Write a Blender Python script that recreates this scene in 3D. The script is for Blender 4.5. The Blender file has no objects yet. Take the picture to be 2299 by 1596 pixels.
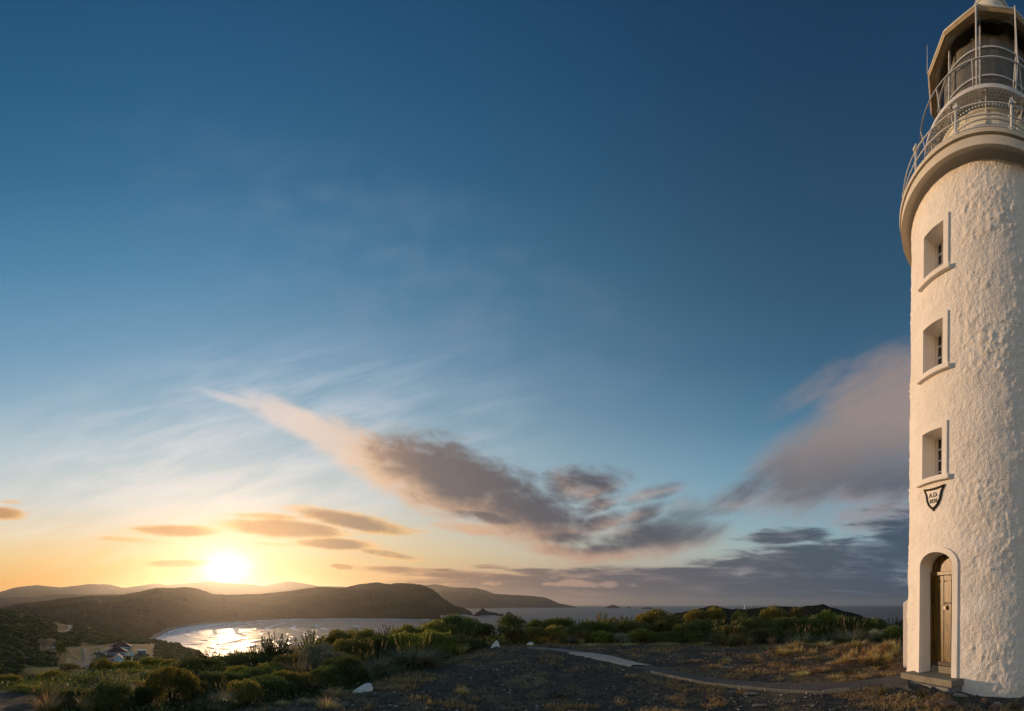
import bpy, bmesh, math, random
import numpy as np
from mathutils import Vector, Matrix, noise as mnoise

random.seed(7)
rng = np.random.default_rng(11)
SC = bpy.context.scene
COL = SC.collection
PI = math.pi
R = math.radians

# ------------------------------------------------------------------ camera
# The photograph is a stitched panorama (straight horizon, upright verticals,
# about 140 degrees wide), so the camera is a cylindrical panorama.
F = 940.0            # picture units per radian
EYE = 1.7            # eye height above the gravel
Y0 = 1357.5          # eye level in picture units
CX = 1149.5
cam_d = bpy.data.cameras.new("camera")
cam = bpy.data.objects.new("camera", cam_d)
COL.objects.link(cam)
cam.location = (0, 0, EYE)
cam.rotation_euler = (PI/2, 0, 0)
cam_d.type = 'PANO'
cam_d.panorama_type = 'CENTRAL_CYLINDRICAL'
cam_d.central_cylindrical_range_u_min = -1149.5/F
cam_d.central_cylindrical_range_u_max = 1149.5/F
cam_d.central_cylindrical_range_v_min = (Y0-1596)/F
cam_d.central_cylindrical_range_v_max = Y0/F
cam_d.central_cylindrical_radius = 1
cam_d.clip_end = 200000
cam_d.clip_start = 0.05
SC.camera = cam
SC.view_settings.view_transform = 'Standard'
SC.view_settings.look = 'None'
SC.view_settings.gamma = 1
SC.view_settings.exposure = 0
SC.cycles.use_denoising = True
SC.cycles.denoiser = 'OPENIMAGEDENOISE'
SC.cycles.denoising_input_passes = 'RGB_ALBEDO_NORMAL'
SC.cycles.denoising_prefilter = 'NONE'
SC.cycles.max_bounces = 6
SC.cycles.transparent_max_bounces = 12
SC.cycles.volume_bounces = 0
SC.cycles.sample_clamp_indirect = 4

def azi(x): return (x-CX)/F
def at(x, y, r):
    a = azi(x)
    return Vector((r*math.sin(a), r*math.cos(a), EYE+r*(Y0-y)/F))

# ------------------------------------------------------------------ node helpers
def srgb(r, g, b, a=1.0):
    def f(c):
        c /= 255.0
        return c/12.92 if c <= 0.04045 else ((c+0.055)/1.055)**2.4
    return (f(r), f(g), f(b), a)

class NT:
    def __init__(s, nt):
        s.nt = nt
    def node(s, t, **kw):
        n = s.nt.nodes.new(t)
        for k, v in kw.items(): setattr(n, k, v)
        return n
    def set(s, sock, v):
        if isinstance(v, bpy.types.NodeSocket): s.nt.links.new(v, sock)
        else: sock.default_value = v
    def m(s, op, a, b=0.0, c=0.0, clamp=False):
        n = s.node('ShaderNodeMath', operation=op); n.use_clamp = clamp
        s.set(n.inputs[0], a); s.set(n.inputs[1], b)
        if len(n.inputs) > 2: s.set(n.inputs[2], c)
        return n.outputs[0]
    def add(s, a, b): return s.m('ADD', a, b)
    def sub(s, a, b): return s.m('SUBTRACT', a, b)
    def mul(s, a, b): return s.m('MULTIPLY', a, b)
    def div(s, a, b): return s.m('DIVIDE', a, b)
    def mad(s, a, b, c): return s.m('MULTIPLY_ADD', a, b, c)
    def mx(s, a, b): return s.m('MAXIMUM', a, b)
    def ss(s, v, a, b, lo=0.0, hi=1.0):
        n = s.node('ShaderNodeMapRange', interpolation_type='SMOOTHSTEP')
        s.set(n.inputs[0], v); s.set(n.inputs[1], a); s.set(n.inputs[2], b)
        s.set(n.inputs[3], lo); s.set(n.inputs[4], hi)
        return n.outputs[0]
    def mix(s, f, a, b, blend='MIX'):
        n = s.node('ShaderNodeMix', data_type='RGBA', blend_type=blend)
        s.set(n.inputs[0], f); s.set(n.inputs[6], a); s.set(n.inputs[7], b)
        return n.outputs[2]
    def ramp(s, v, stops, interp='LINEAR'):
        n = s.node('ShaderNodeValToRGB')
        cr = n.color_ramp; cr.interpolation = interp
        while len(cr.elements) < len(stops): cr.elements.new(0.5)
        for e, (p, c) in zip(cr.elements, sorted(stops, key=lambda q: q[0])):
            e.position = p
            e.color = c if len(c) == 4 else (*c, 1)
        s.set(n.inputs[0], v)
        return n.outputs[0]
    def noise(s, vec, scale, detail=4, rough=0.55, dist=0.0, out=0):
        n = s.node('ShaderNodeTexNoise')
        if vec is not None: s.set(n.inputs['Vector'], vec)
        s.set(n.inputs['Scale'], scale); s.set(n.inputs['Detail'], detail)
        s.set(n.inputs['Roughness'], rough); s.set(n.inputs['Distortion'], dist)
        return n.outputs[out]
    def voro(s, vec, scale, feature='F1', out=0, rand=1.0):
        n = s.node('ShaderNodeTexVoronoi', feature=feature)
        if vec is not None: s.set(n.inputs['Vector'], vec)
        s.set(n.inputs['Scale'], scale)
        s.set(n.inputs['Randomness'], rand)
        return n.outputs[out]
    def xyz(s, x, y, z):
        n = s.node('ShaderNodeCombineXYZ')
        s.set(n.inputs[0], x); s.set(n.inputs[1], y); s.set(n.inputs[2], z)
        return n.outputs[0]
    def sep(s, v):
        n = s.node('ShaderNodeSeparateXYZ'); s.set(n.inputs[0], v)
        return n.outputs
    def coord(s, which='Object'):
        return s.node('ShaderNodeTexCoord').outputs[which]
    def mapping(s, v, loc=(0, 0, 0), rot=(0, 0, 0), scale=(1, 1, 1), vt='POINT'):
        n = s.node('ShaderNodeMapping', vector_type=vt)
        s.set(n.inputs[0], v)
        n.inputs['Location'].default_value = loc
        n.inputs['Rotation'].default_value = rot
        n.inputs['Scale'].default_value = scale
        return n.outputs[0]
    def bump(s, h, strength=0.5, dist=0.05, normal=None):
        n = s.node('ShaderNodeBump')
        s.set(n.inputs['Height'], h)
        n.inputs['Strength'].default_value = strength
        n.inputs['Distance'].default_value = dist
        if normal is not None: s.set(n.inputs['Normal'], normal)
        return n.outputs[0]

# ------------------------------------------------------------------ sun and sky
SUN_AZ = azi(510)
SUN_EL = R(5.6)
sun_d = bpy.data.lights.new("sun", 'SUN')
sun = bpy.data.objects.new("sun", sun_d)
COL.objects.link(sun)
sun_d.energy = 3.7
sun_d.angle = R(0.6)
sun_d.color = (1.0, 0.64, 0.36)
sdir = Vector((math.sin(SUN_AZ)*math.cos(SUN_EL), math.cos(SUN_AZ)*math.cos(SUN_EL), math.sin(SUN_EL)))
sun.rotation_euler = (-sdir).to_track_quat('-Z', 'Y').to_euler()
sun.location = (0, 0, 40)

world = bpy.data.worlds.new("World")
SC.world = world
world.use_nodes = True
def build_sky():
    nt = world.node_tree
    T = NT(nt)
    bg = nt.nodes['Background']
    sky = T.node('ShaderNodeTexSky', sky_type='NISHITA')
    sky.sun_disc = False
    sky.sun_elevation = SUN_EL
    sky.sun_rotation = SUN_AZ
    sky.air_density = 1.0; sky.dust_density = 0.6; sky.ozone_density = 3.0
    d = T.coord('Generated')
    x, y, z = T.sep(d)
    hz = T.m('SQRT', T.add(T.mul(x, x), T.mul(y, y)))
    # bearing and elevation of each sky direction, scaled to degrees-like units
    u = T.mad(T.m('ARCTAN2', x, y), F/100, CX/100)              # hundreds
    e = T.mul(T.div(z, T.mx(hz, 0.08)), F/100)
    p = T.xyz(u, e, 0.0)
    en = T.m('DIVIDE', e, 13.6, clamp=True)
    def rp(l): return [(min(1, q/1360.0), srgb(*c)) for q, c in l]
    left = T.ramp(en, rp([(0, (240, 154, 62)), (50, (245, 174, 80)), (100, (246, 200, 124)), (150, (240, 213, 168)),
        (230, (212, 214, 206)), (330, (180, 199, 206)), (450, (143, 176, 196)), (570, (114, 157, 187)),
        (760, (78, 133, 168)), (960, (52, 108, 146)), (1160, (38, 93, 131)), (1360, (30, 81, 119))]))
    right = T.ramp(en, rp([(0, (112, 112, 122)), (60, (150, 156, 158)), (115, (160, 180, 180)), (190, (132, 172, 188)),
        (280, (108, 154, 178)), (400, (80, 125, 153)), (540, (60, 101, 131)), (700, (50, 87, 114)),
        (860, (43, 77, 104)), (1060, (35, 68, 97)), (1200, (29, 62, 93)), (1360, (25, 57, 88))]))
    w = T.ss(u, 3.0, 19.5)
    col = T.mix(w, left, right)
    # a middle band of the sky is a touch greyer (thin high veil)
    # the real scattering sky on top, compressed as the exposure of the picture does
    nis = T.mix(1.0, sky.outputs[0], (0.16, 0.16, 0.16, 1), 'MULTIPLY')
    r_, g_, b_ = T.sep(nis)
    comp = T.node('ShaderNodeCombineXYZ')
    for i, ch in enumerate((r_, g_, b_)):
        T.set(comp.inputs[i], T.div(ch, T.mad(ch, 0.9, 1.0)))
    col = T.mix(0.06, col, comp.outputs[0])
    # the glare round the sun
    du = T.sub(u, 5.08); de = T.mul(T.sub(e, 0.84), 1.5)
    r2 = T.add(T.mul(du, du), T.mul(de, de))
    def chain(c):
        # carries the bearing on through the layers painted so far (keeps the shader's stack small)
        uu = T.mad(T.sep(c)[0], 1e-9, u)
        return T.xyz(uu, e, 0.0), T.m('DIVIDE', T.mad(T.sep(c)[1], 1e-9, e), 13.6, clamp=True), T.m('DIVIDE', uu, 22.0, clamp=True)
    # ---- clouds: soft shapes broken by noise
    def shapes(pv, lst):
        acc = None
        for (cx, cy, rx, ry, rot, wt) in lst:
            q = T.mapping(pv, (cx/100, (Y0-cy)/100, 0), (0, 0, R(-rot)), (rx/100, ry/100, 1), 'TEXTURE')
            ln = T.node('ShaderNodeVectorMath', operation='LENGTH'); T.set(ln.inputs[0], q)
            v = T.ss(ln.outputs['Value'], 0.25, 1.45, wt, 0.0)
            acc = v if acc is None else T.mx(acc, v)
        return acc
    n_big = T.noise(T.mapping(p, scale=(1, 1.5, 1)), 0.7, 3, 0.5)
    n_str = T.noise(T.mapping(p, rot=(0, 0, R(15)), scale=(2.6, 0.5, 1), vt='TEXTURE'), 1.0, 5, 0.6, 0.5)
    n_fine = T.noise(T.mapping(p, loc=(3, 7, 0), rot=(0, 0, R(-12)), scale=(1.15, .55, 1), vt='TEXTURE'), 2.0, 5, 0.62, 0.35)
    n_fr = T.noise(T.mapping(p, loc=(5, 3, 0), rot=(0, 0, R(27)), scale=(1.6, .5, 1), vt='TEXTURE'), 1.5, 5, 0.62, 0.4)
    wr = T.ss(u, 13.2, 16.2)
    n_fine = T.add(T.mul(n_fine, T.sub(1.0, wr)), T.mul(n_fr, wr))
    n_fl = T.noise(T.mapping(p, loc=(9, 2, 0), scale=(0.55, 3.2, 1)), 1.5, 4, 0.6, 0.3)

    p, en, un = chain(col)
    # thin high veil over the sun side
    veil = T.mul(T.ss(n_str, 0.30, 0.74), shapes(p, [(480, 1050, 620, 230, -10, 1.0), (250, 1150, 560, 110, -6, 1.0), (330, 880, 260, 60, -8, .45)]))
    veilc = T.ramp(en, rp([(0, (255, 214, 150)), (120, (250, 228, 196)), (260, (232, 226, 222)), (520, (196, 208, 222))]))
    col = T.mix(T.mul(veil, 0.66), col, veilc)
    p, en, un = chain(col)
    dust = T.mul(T.ss(n_big, 0.35, 0.75), shapes(p, [(900, 620, 620, 200, 24, 1.0)]))
    col = T.mix(T.mul(dust, 0.16), col, srgb(150, 160, 185))

    p, en, un = chain(col)
    # peach streak trailing up from the dark cloud
    st = [(560, 905, 130, 16, 14, .8), (690, 955, 200, 40, 24, 1.0), (800, 1010, 150, 60, 28, 1.0), (860, 1050, 110, 62, 24, .9)]
    s0 = shapes(p, st)
    sm = T.mul(T.ss(T.add(s0, T.mul(T.sub(n_fine, 0.5), 0.8)), 0.2, 1.0), T.ss(s0, 0.03, 0.3))
    col = T.mix(T.mul(sm, 0.80), col, T.ramp(T.mul(un, 2.2), [(.45, srgb(218, 212, 214)), (.7, srgb(234, 210, 192)), (.9, srgb(228, 194, 166))]))

    p, en, un = chain(col)
    # the broken dark bank
    bank = [(890, 1045, 140, 72, 22, .95), (1005, 1076, 225, 98, 20, 1.1), (1130, 1130, 180, 88, 20, 1.05), (1215, 1172, 150, 62, 8, 1.0), (1075, 1188, 130, 18, 6, .85),
            (1309, 1092, 125, 52, -6, .9), (1341, 1135, 80, 26, -20, .8), (1352, 1172, 85, 26, -15, .85), (1443, 1156, 75, 28, -20, .85), (1465, 1108, 100, 22, -14, .75),
            (1492, 1203, 165, 54, -6, 1.0), (1379, 1240, 175, 28, -6, .85), (1258, 1237, 100, 24, 8, .8), (1545, 1151, 80, 48, -10, .78),
            (1680, 1106, 180, 40, -22, .92), (1862, 1027, 240, 105, -30, 1.3), (2000, 945, 230, 160, -38, 1.25), (1970, 1066, 260, 80, -4, 1.2), (1830, 868, 150, 40, -32, .55),
            (1985, 1156, 170, 52, -2, .85), (1840, 1160, 120, 30, -4, .55)]
    strat = [(1760, 1205, 130, 22, -3, .82), (1480, 1297, 330, 30, 0, .95), (1900, 1262, 420, 62, -4, .95), (2150, 1230, 260, 120, 0, 1.0), (1700, 1330, 620, 56, 0, 1.05),
             (1070, 1292, 330, 13, 3.6, .86), (1240, 1322, 380, 34, 1, .92), (1100, 1272, 60, 8, 0, .62), (1195, 1283, 70, 12, 0, .7), (900, 1280, 150, 10, 4, .72), (770, 1272, 34, 8, 4, .8)]
    toward = T.node('ShaderNodeVectorMath', operation='ADD'); T.set(toward.inputs[0], p); toward.inputs[1].default_value = (-0.34, -0.26, 0)
    m1 = shapes(p, bank); m1b = shapes(toward.outputs[0], bank[:19])
    nz = T.add(T.mul(T.sub(n_fine, 0.5), 1.05), T.mul(T.sub(n_big, 0.5), 0.5))
    den1 = T.mul(T.ss(T.add(m1, nz), T.mad(wr, -0.14, 0.16), T.mad(wr, 0.34, 0.98)), T.ss(m1, 0.02, T.mad(wr, 0.3, 0.35)))
    thick = T.ss(T.add(m1b, T.mul(nz, 0.8)), 0.05, 1.0)
    lit = T.ramp(un, [(800/2200, srgb(232, 196, 162)), (1050/2200, srgb(216, 174, 140)), (1300/2200, srgb(192, 154, 132)), (1600/2200, srgb(172, 148, 138)), (1950/2200, srgb(160, 140, 138))])
    drk = T.ramp(un, [(800/2200, srgb(170, 140, 122)), (950/2200, srgb(116, 102, 98)), (1200/2200, srgb(88, 84, 90)), (1500/2200, srgb(80, 82, 94)), (1800/2200, srgb(116, 112, 116)), (2000/2200, srgb(96, 98, 108))])
    drk = T.mix(T.mul(T.ss(e, 2.5, 4.3), wr), drk, srgb(154, 138, 132))
    col = T.mix(T.mul(den1, 0.94), col, T.mix(thick, lit, drk))
    p, en, un = chain(col)
    m2 = shapes(p, strat)
    den2 = T.mul(T.ss(T.add(m2, T.mul(T.sub(n_fl, 0.5), 1.3)), 0.25, 0.74), T.ss(m2, 0.05, 0.3))
    low = T.ramp(un, [(700/2200, srgb(190, 134, 84)), (900/2200, srgb(150, 116, 94)), (1150/2200, srgb(116, 102, 98)), (1400/2200, srgb(92, 92, 100)), (1800/2200, srgb(70, 82, 96)), (2100/2200, srgb(62, 78, 96))])
    lowl = T.ramp(un, [(700/2200, srgb(226, 164, 96)), (1000/2200, srgb(196, 150, 116)), (1400/2200, srgb(150, 132, 130)), (2000/2200, srgb(104, 118, 136))])
    col = T.mix(T.mul(den2, 0.95), col, T.mix(T.ss(T.add(n_fl, T.mul(m2, 0.25)), 0.42, 0.78), lowl, low))
    p, en, un = chain(col)
    # mist along the far sea
    mist = T.mul(T.ss(e, 0.0, 0.62, 1.0, 0.0), T.ss(u, 9.0, 13.0))
    col = T.mix(T.mul(mist, 0.75), col, T.ramp(un, [(900/2200, srgb(176, 138, 112)), (1250/2200, srgb(116, 102, 100)), (1600/2200, srgb(88, 94, 104)), (2000/2200, srgb(62, 78, 96))]))

    p, en, un = chain(col)
    # pale puffs low over the sea
    puf = [(1293, 1309, 40, 11, 4, 1.0), (1262, 1311, 26, 9, 0, .8), (1325, 1314, 30, 8, 6, .8), (1368, 1312, 26, 10, 0, .9), (1236, 1311, 26, 6, 0, .8), (1106, 1310, 34, 6, 0, .8), (1424, 1314, 26, 7, 0, .6)]
    n_p = T.noise(T.mapping(p, loc=(1, 4, 0), scale=(1, 1.3, 1)), 7.0, 5, 0.6)
    s4 = shapes(p, puf)
    den4 = T.mul(T.ss(T.add(s4, T.mul(T.sub(n_p, 0.5), 1.2)), 0.34, 0.85), T.ss(s4, 0.05, 0.3))
    col = T.mix(T.mul(den4, 0.72), col, T.ramp(un, [(1100/2200, srgb(196, 152, 122)), (1300/2200, srgb(188, 152, 134)), (1430/2200, srgb(150, 130, 126))]))

    for rad, k, c in ((1.5, 0.10, (1.0, 0.60, 0.14, 1)), (0.54, 1.5, (1.0, 0.86, 0.56, 1))):
        g = T.mul(T.m('EXPONENT', T.mul(r2, -1.0/(rad*rad))), k)
        g = T.mad(T.sep(col)[0], 1e-9, g)
        col = T.mix(1.0, col, T.mix(1.0, c, g, 'MULTIPLY'), 'ADD')
    p, en, un = chain(col)
    # small warm clouds round the sun
    sml = [(395, 1191, 120, 17, 2, 1.0), (330, 1187, 60, 7, 0, .7), (640, 1187, 165, 27, 4, 1.05), (790, 1170, 170, 24, 11, 1.0), (910, 1190, 90, 8, 4, .6), (600, 1160, 110, 14, 2, .7), (750, 1221, 115, 18, 3, 1.0),
           (868, 1243, 90, 12, 9, .85), (398, 1265, 95, 11, 0, 1.0), (8, 1151, 60, 19, 4, .95), (690, 1284, 45, 5, 0, .65), (290, 1212, 130, 9, 4, .6), (20, 1126, 40, 8, 0, .6), (620, 1222, 110, 8, 3, .5)]
    sm2 = shapes(p, sml)
    den3 = T.mul(T.ss(T.add(sm2, T.mul(T.sub(n_fl, 0.5), 1.0)), 0.22, 0.85), T.ss(sm2, 0.05, 0.3))
    c3 = T.mix(T.ss(T.add(sm2, T.mul(T.sub(n_fine, 0.5), 0.8)), 0.45, 1.0), srgb(246, 190, 116), T.ramp(un, [(380/2200, srgb(196, 136, 80)), (620/2200, srgb(190, 134, 82)), (800/2200, srgb(150, 118, 94)), (900/2200, srgb(158, 128, 104))]))
    col = T.mix(T.mul(den3, T.ss(r2, 0.05, 0.55, 0.30, 0.86)), col, c3)
    nt.links.new(col, bg.inputs[0])
    bg.inputs[1].default_value = 1.0
build_sky()
world.cycles.sampling_method = 'MANUAL'
world.cycles.sample_map_resolution = 1024

# ------------------------------------------------------------------ mesh helpers
class MB:
    """collects boxes, tubes, lathes and sheets and links them as ONE mesh object"""
    def __init__(s): s.v = []; s.f = []
    def add(s, vs, fs):
        o = len(s.v); s.v += [tuple(p) for p in vs]; s.f += [tuple(i+o for i in f) for f in fs]
        return s
    def box(s, c, size, M=None):
        x, y, z = (q/2 for q in size); c = Vector(c)
        vs = [Vector((sx*x, sy*y, sz*z)) for sz in (-1, 1) for sy in (-1, 1) for sx in (-1, 1)]
        if M is not None: vs = [M @ p for p in vs]
        return s.add([c+p for p in vs], [(0, 2, 3, 1), (4, 5, 7, 6), (0, 1, 5, 4), (2, 6, 7, 3), (0, 4, 6, 2), (1, 3, 7, 5)])
    def bar(s, a, b, w, h):
        a = Vector(a); b = Vector(b); d = b-a
        M = d.to_track_quat('Y', 'Z').to_matrix()
        return s.box((a+b)/2, (w, d.length, h), M)
    def tube(s, pts, rad, n=8, closed=False, caps=True):
        pts = [Vector(p) for p in pts]; N = len(pts)
        rads = rad if isinstance(rad, (list, tuple)) else [rad]*N
        vs = []; fs = []
        prev = None
        for i, p in enumerate(pts):
            if closed: t = pts[(i+1) % N]-pts[i-1]
            else: t = pts[min(i+1, N-1)]-pts[max(i-1, 0)]
            t.normalize()
            if prev is None:
                up = Vector((0, 0, 1)) if abs(t.z) < 0.9 else Vector((1, 0, 0))
            else: up = prev
            b = (up-t*up.dot(t)).normalized(); prev = b
            c = t.cross(b)
            for k in range(n):
                a = 2*PI*k/n
                vs.append(p+(b*math.cos(a)+c*math.sin(a))*rads[i])
        M = N if closed else N-1
        for i in range(M):
            for k in range(n):
                j = (i+1) % N
                fs.append((i*n+k, j*n+k, j*n+(k+1) % n, i*n+(k+1) % n))
        if caps and not closed:
            fs.append(tuple(range(n))); fs.append(tuple((N-1)*n+k for k in range(n)[::-1]))
        return s.add(vs, fs)
    def lathe(s, prof, n=48, off=0.0, closed_profile=False):
        vs = []; fs = []; P = len(prof)
        for i in range(n):
            a = off+2*PI*i/n
            for (r, z) in prof: vs.append((r*math.sin(a), -r*math.cos(a), z))
        for i in range(n):
            j = (i+1) % n
            for k in range(P if closed_profile else P-1):
                q = (k+1) % P
                fs.append((i*P+k, j*P+k, j*P+q, i*P+q))
        return s.add(vs, fs)
    def cbox(s, b0, b1, r0, r1, z0, z1, n=8):
        """a box bent round the tower's axis; angles in degrees"""
        vs = []; fs = []
        for i in range(n+1):
            a = R(b0+(b1-b0)*i/n)
            for (r, z) in ((r0, z0), (r1, z0), (r1, z1), (r0, z1)):
                vs.append((r*math.sin(a), -r*math.cos(a), z))
        for i in range(n):
            for k in range(4):
                fs.append((i*4+k, i*4+4+k, i*4+4+(k+1) % 4, i*4+(k+1) % 4))
        fs.append((0, 1, 2, 3)); fs.append((n*4+3, n*4+2, n*4+1, n*4))
        return s.add(vs, fs)
    def ball(s, c, r, nu=10, nv=6, sc=(1, 1, 1)):
        vs = []; fs = []
        for j in range(nv+1):
            t = PI*j/nv
            for i in range(nu):
                a = 2*PI*i/nu
                vs.append((c[0]+r*sc[0]*math.sin(t)*math.cos(a), c[1]+r*sc[1]*math.sin(t)*math.sin(a), c[2]+r*sc[2]*math.cos(t)))
        for j in range(nv):
            for i in range(nu):
                fs.append((j*nu+i, (j+1)*nu+i, (j+1)*nu+(i+1) % nu, j*nu+(i+1) % nu))
        return s.add(vs, fs)
    def build(s, name, mat, parent=None, smooth=False, bevel=0.0):
        me = bpy.data.meshes.new(name)
        me.from_pydata(s.v, [], s.f)
        me.validate(); me.update()
        bm = bmesh.new(); bm.from_mesh(me)
        bmesh.ops.recalc_face_normals(bm, faces=bm.faces)
        bm.to_mesh(me); bm.free()
        o = link(name, me, mat, parent)
        if smooth: shade(me, smooth)
        if bevel:
            b = o.modifiers.new('bevel', 'BEVEL'); b.width = bevel; b.segments = 2; b.limit_method = 'ANGLE'
        return o

def link(name, me, mat, parent=None):
    o = bpy.data.objects.new(name, me)
    COL.objects.link(o)
    if mat is not None: me.materials.append(mat)
    if parent is not None: o.parent = parent
    return o
def shade(me, smooth=True):
    if smooth is True: me.polygons.foreach_set('use_smooth', [True]*len(me.polygons))
    else:
        me.polygons.foreach_set('use_smooth', [True]*len(me.polygons))
        me.set_sharp_from_angle(angle=R(smooth))
def np_mesh(name, V, Q, mat, parent=None, smooth=False, k=4):
    """V (n,3) points, Q (m,k) faces, straight from arrays"""
    me = bpy.data.meshes.new(name)
    V = np.ascontiguousarray(V, np.float32); Q = np.ascontiguousarray(Q, np.int32)
    me.vertices.add(len(V)); me.vertices.foreach_set('co', V.ravel())
    me.loops.add(Q.size); me.loops.foreach_set('vertex_index', Q.ravel())
    me.polygons.add(len(Q))
    me.polygons.foreach_set('loop_start', np.arange(0, Q.size, k, dtype=np.int32))
    me.update(calc_edges=True)
    if smooth: me.polygons.foreach_set('use_smooth', np.ones(len(Q), bool))
    return link(name, me, mat, parent)
def grid_faces(nr, nc, wrap=False):
    i = np.arange(nr-1)[:, None]; j = np.arange(nc if wrap else nc-1)[None, :]
    j2 = (j+1) % nc
    return np.stack([i*nc+j+0*i, i*nc+j2, (i+1)*nc+j2, (i+1)*nc+j], -1).reshape(-1, 4)

def empty(name, loc, rz=0.0):
    o = bpy.data.objects.new(name, None)
    o.empty_display_size = 0.2
    COL.objects.link(o); o.location = loc; o.rotation_euler = (0, 0, rz)
    return o
def tag(o, label=None, cat=None, group=None, kind=None):
    if label: o['label'] = label
    if cat: o['category'] = cat
    if group: o['group'] = group
    if kind: o['kind'] = kind
    return o
def thing(name, label, cat, loc=(0, 0, 0), rz=0.0, group=None):
    return tag(empty(name, loc, rz), label, cat, group)

# numpy gradient-free value noise
_P = rng.permutation(4096)
_H = rng.random(4096)*2-1
def vnoise(x, y, z):
    xi = np.floor(x).astype(np.int64); yi = np.floor(y).astype(np.int64); zi = np.floor(z).astype(np.int64)
    fx = x-xi; fy = y-yi; fz = z-zi
    fx = fx*fx*fx*(fx*(fx*6-15)+10); fy = fy*fy*fy*(fy*(fy*6-15)+10); fz = fz*fz*fz*(fz*(fz*6-15)+10)
    def h(a, b, c): return _H[_P[(_P[(_P[a & 4095]+b) & 4095]+c) & 4095]]
    def L(a, b, t): return a+(b-a)*t
    return L(L(L(h(xi, yi, zi), h(xi+1, yi, zi), fx), L(h(xi, yi+1, zi), h(xi+1, yi+1, zi), fx), fy),
             L(L(h(xi, yi, zi+1), h(xi+1, yi, zi+1), fx), L(h(xi, yi+1, zi+1), h(xi+1, yi+1, zi+1), fx), fy), fz)
def fbm(x, y, z=0.0, o=4, g=0.5):
    x = np.asarray(x, float); y = np.asarray(y, float); z = np.asarray(z, float)+0*x
    s = 0; a = 1.0; t = 0
    for i in range(o):
        s = s+a*vnoise(x*2**i+17.3*i, y*2**i-9.1*i, z*2**i+3.7*i); t += a; a *= g
    return s/t
def sstep(v, a, b):
    t = np.clip((v-a)/(b-a), 0, 1); return t*t*(3-2*t)

# ------------------------------------------------------------------ materials
MATS = {}
def mat(name, color=(.5, .5, .5), rough=0.7, spec=0.3, metal=0.0, var=0.0, vscale=6.0, bump=0.0, bscale=20.0, bdist=0.02, dirt=None):
    """a Principled surface with its own colour variation, dirt and grain"""
    if name in MATS: return MATS[name]
    m = bpy.data.materials.new(name); m.use_nodes = True
    T = NT(m.node_tree); bs = m.node_tree.nodes['Principled BSDF']
    bs.inputs['Roughness'].default_value = rough
    bs.inputs['Specular IOR Level'].default_value = spec
    bs.inputs['Metallic'].default_value = metal
    co = T.coord('Object')
    c = (*color[:3], 1)
    if var:
        n = T.noise(co, vscale, 5, 0.6)
        dark = tuple(q*(1-var) for q in color[:3])+(1,); lite = tuple(min(1, q*(1+var)) for q in color[:3])+(1,)
        c = T.ramp(n, [(0.3, dark), (0.7, lite)])
    if dirt:
        dcol, dsc, lo, hi = dirt
        c = T.mix(T.ss(T.noise(co, dsc, 6, 0.65), lo, hi), c, (*dcol, 1))
    T.set(bs.inputs['Base Color'], c)
    if bump:
        T.set(bs.inputs['Normal'], T.bump(T.noise(co, bscale, 6, 0.6), bump, bdist))
    MATS[name] = m
    return m
def principled(m): return m.node_tree.nodes['Principled BSDF']

M_TRIM = mat('white_trim', (.80, .76, .71), .75, .2, var=.05, vscale=3, bump=.35, bscale=22, bdist=.01, dirt=((.34, .24, .14), 4.5, .70, .86))
M_LEDGE = mat('ledge_concrete', (.62, .57, .48), .85, .2, var=.10, vscale=3, bump=.4, bscale=30, bdist=.01, dirt=((.22, .17, .09), 5.0, .60, .80))
M_STEP = mat('step_stone', (.22, .20, .15), .85, .2, var=.22, vscale=7, bump=.5, bscale=30, bdist=.01)
M_RAIL = mat('painted_metal', (.60, .60, .60), .45, .5, var=.10, vscale=9, bump=.1, bscale=40, bdist=.004, dirt=((.25, .14, .06), 8, .66, .80))
M_LANT = mat('lantern_paint', (.66, .64, .58), .5, .45, var=.08, vscale=5, bump=.1, bscale=30, bdist=.004, dirt=((.30, .20, .09), 5, .62, .8))
M_EAVE = mat('shaded_eave_paint', (.40, .30, .17), .55, .35, var=.2, vscale=6, dirt=((.12, .07, .03), 6, .55, .75))  # cream eave darkened to brownish gold: soffit shade put into the colour
M_GLZ = mat('glazing_bar_paint', (.50, .51, .53), .4, .5, var=.15, vscale=9)
M_DARK = mat('dark_inside', (.022, .022, .023), .8, .2)
M_IRON = mat('black_iron', (.02, .018, .016), .5, .5, var=.3, bump=.3, bscale=60, bdist=.003)
M_BOARD = mat('grey_board', (.36, .31, .25), .85, .2, var=.22, vscale=8, bump=.3, bscale=30, bdist=.005)

def make_plaster():
    m = mat('white_plaster', (.80, .75, .68), .8, .2)
    T = NT(m.node_tree); bs = principled(m)
    co = T.coord('Object')
    n = T.noise(co, 2.2, 5, .6)
    c = T.ramp(n, [(.3, (.74, .69, .64, 1)), (.7, (.84, .81, .77, 1))])
    spots = T.mul(T.ss(T.noise(co, 6.5, 6, .7), .70, .80), .55)
    c = T.mix(spots, c, (.36, .25, .14, 1))
    run = T.ss(T.noise(T.mapping(co, scale=(5, 5, .35)), 1.6, 5, .65), .60, .78)
    c = T.mix(T.mul(run, .22), c, (.46, .36, .25, 1))
    z = T.sep(co)[2]
    low = T.mul(T.ss(T.add(z, T.mul(T.noise(co, 3, 4, .6), .5)), .75, .15), .45)
    c = T.mix(low, c, (.50, .44, .36, 1))
    T.set(bs.inputs['Base Color'], c)
    h = T.add(T.mul(T.noise(co, 14, 6, .62, .4), .7), T.mul(T.m('ABSOLUTE', T.sub(T.noise(T.mapping(co, scale=(1, 1, .7)), 7, 4, .55, .8), .5)), -1.0))
    T.set(bs.inputs['Normal'], T.bump(h, .8, .04))
    return m
M_PLASTER = make_plaster()

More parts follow.
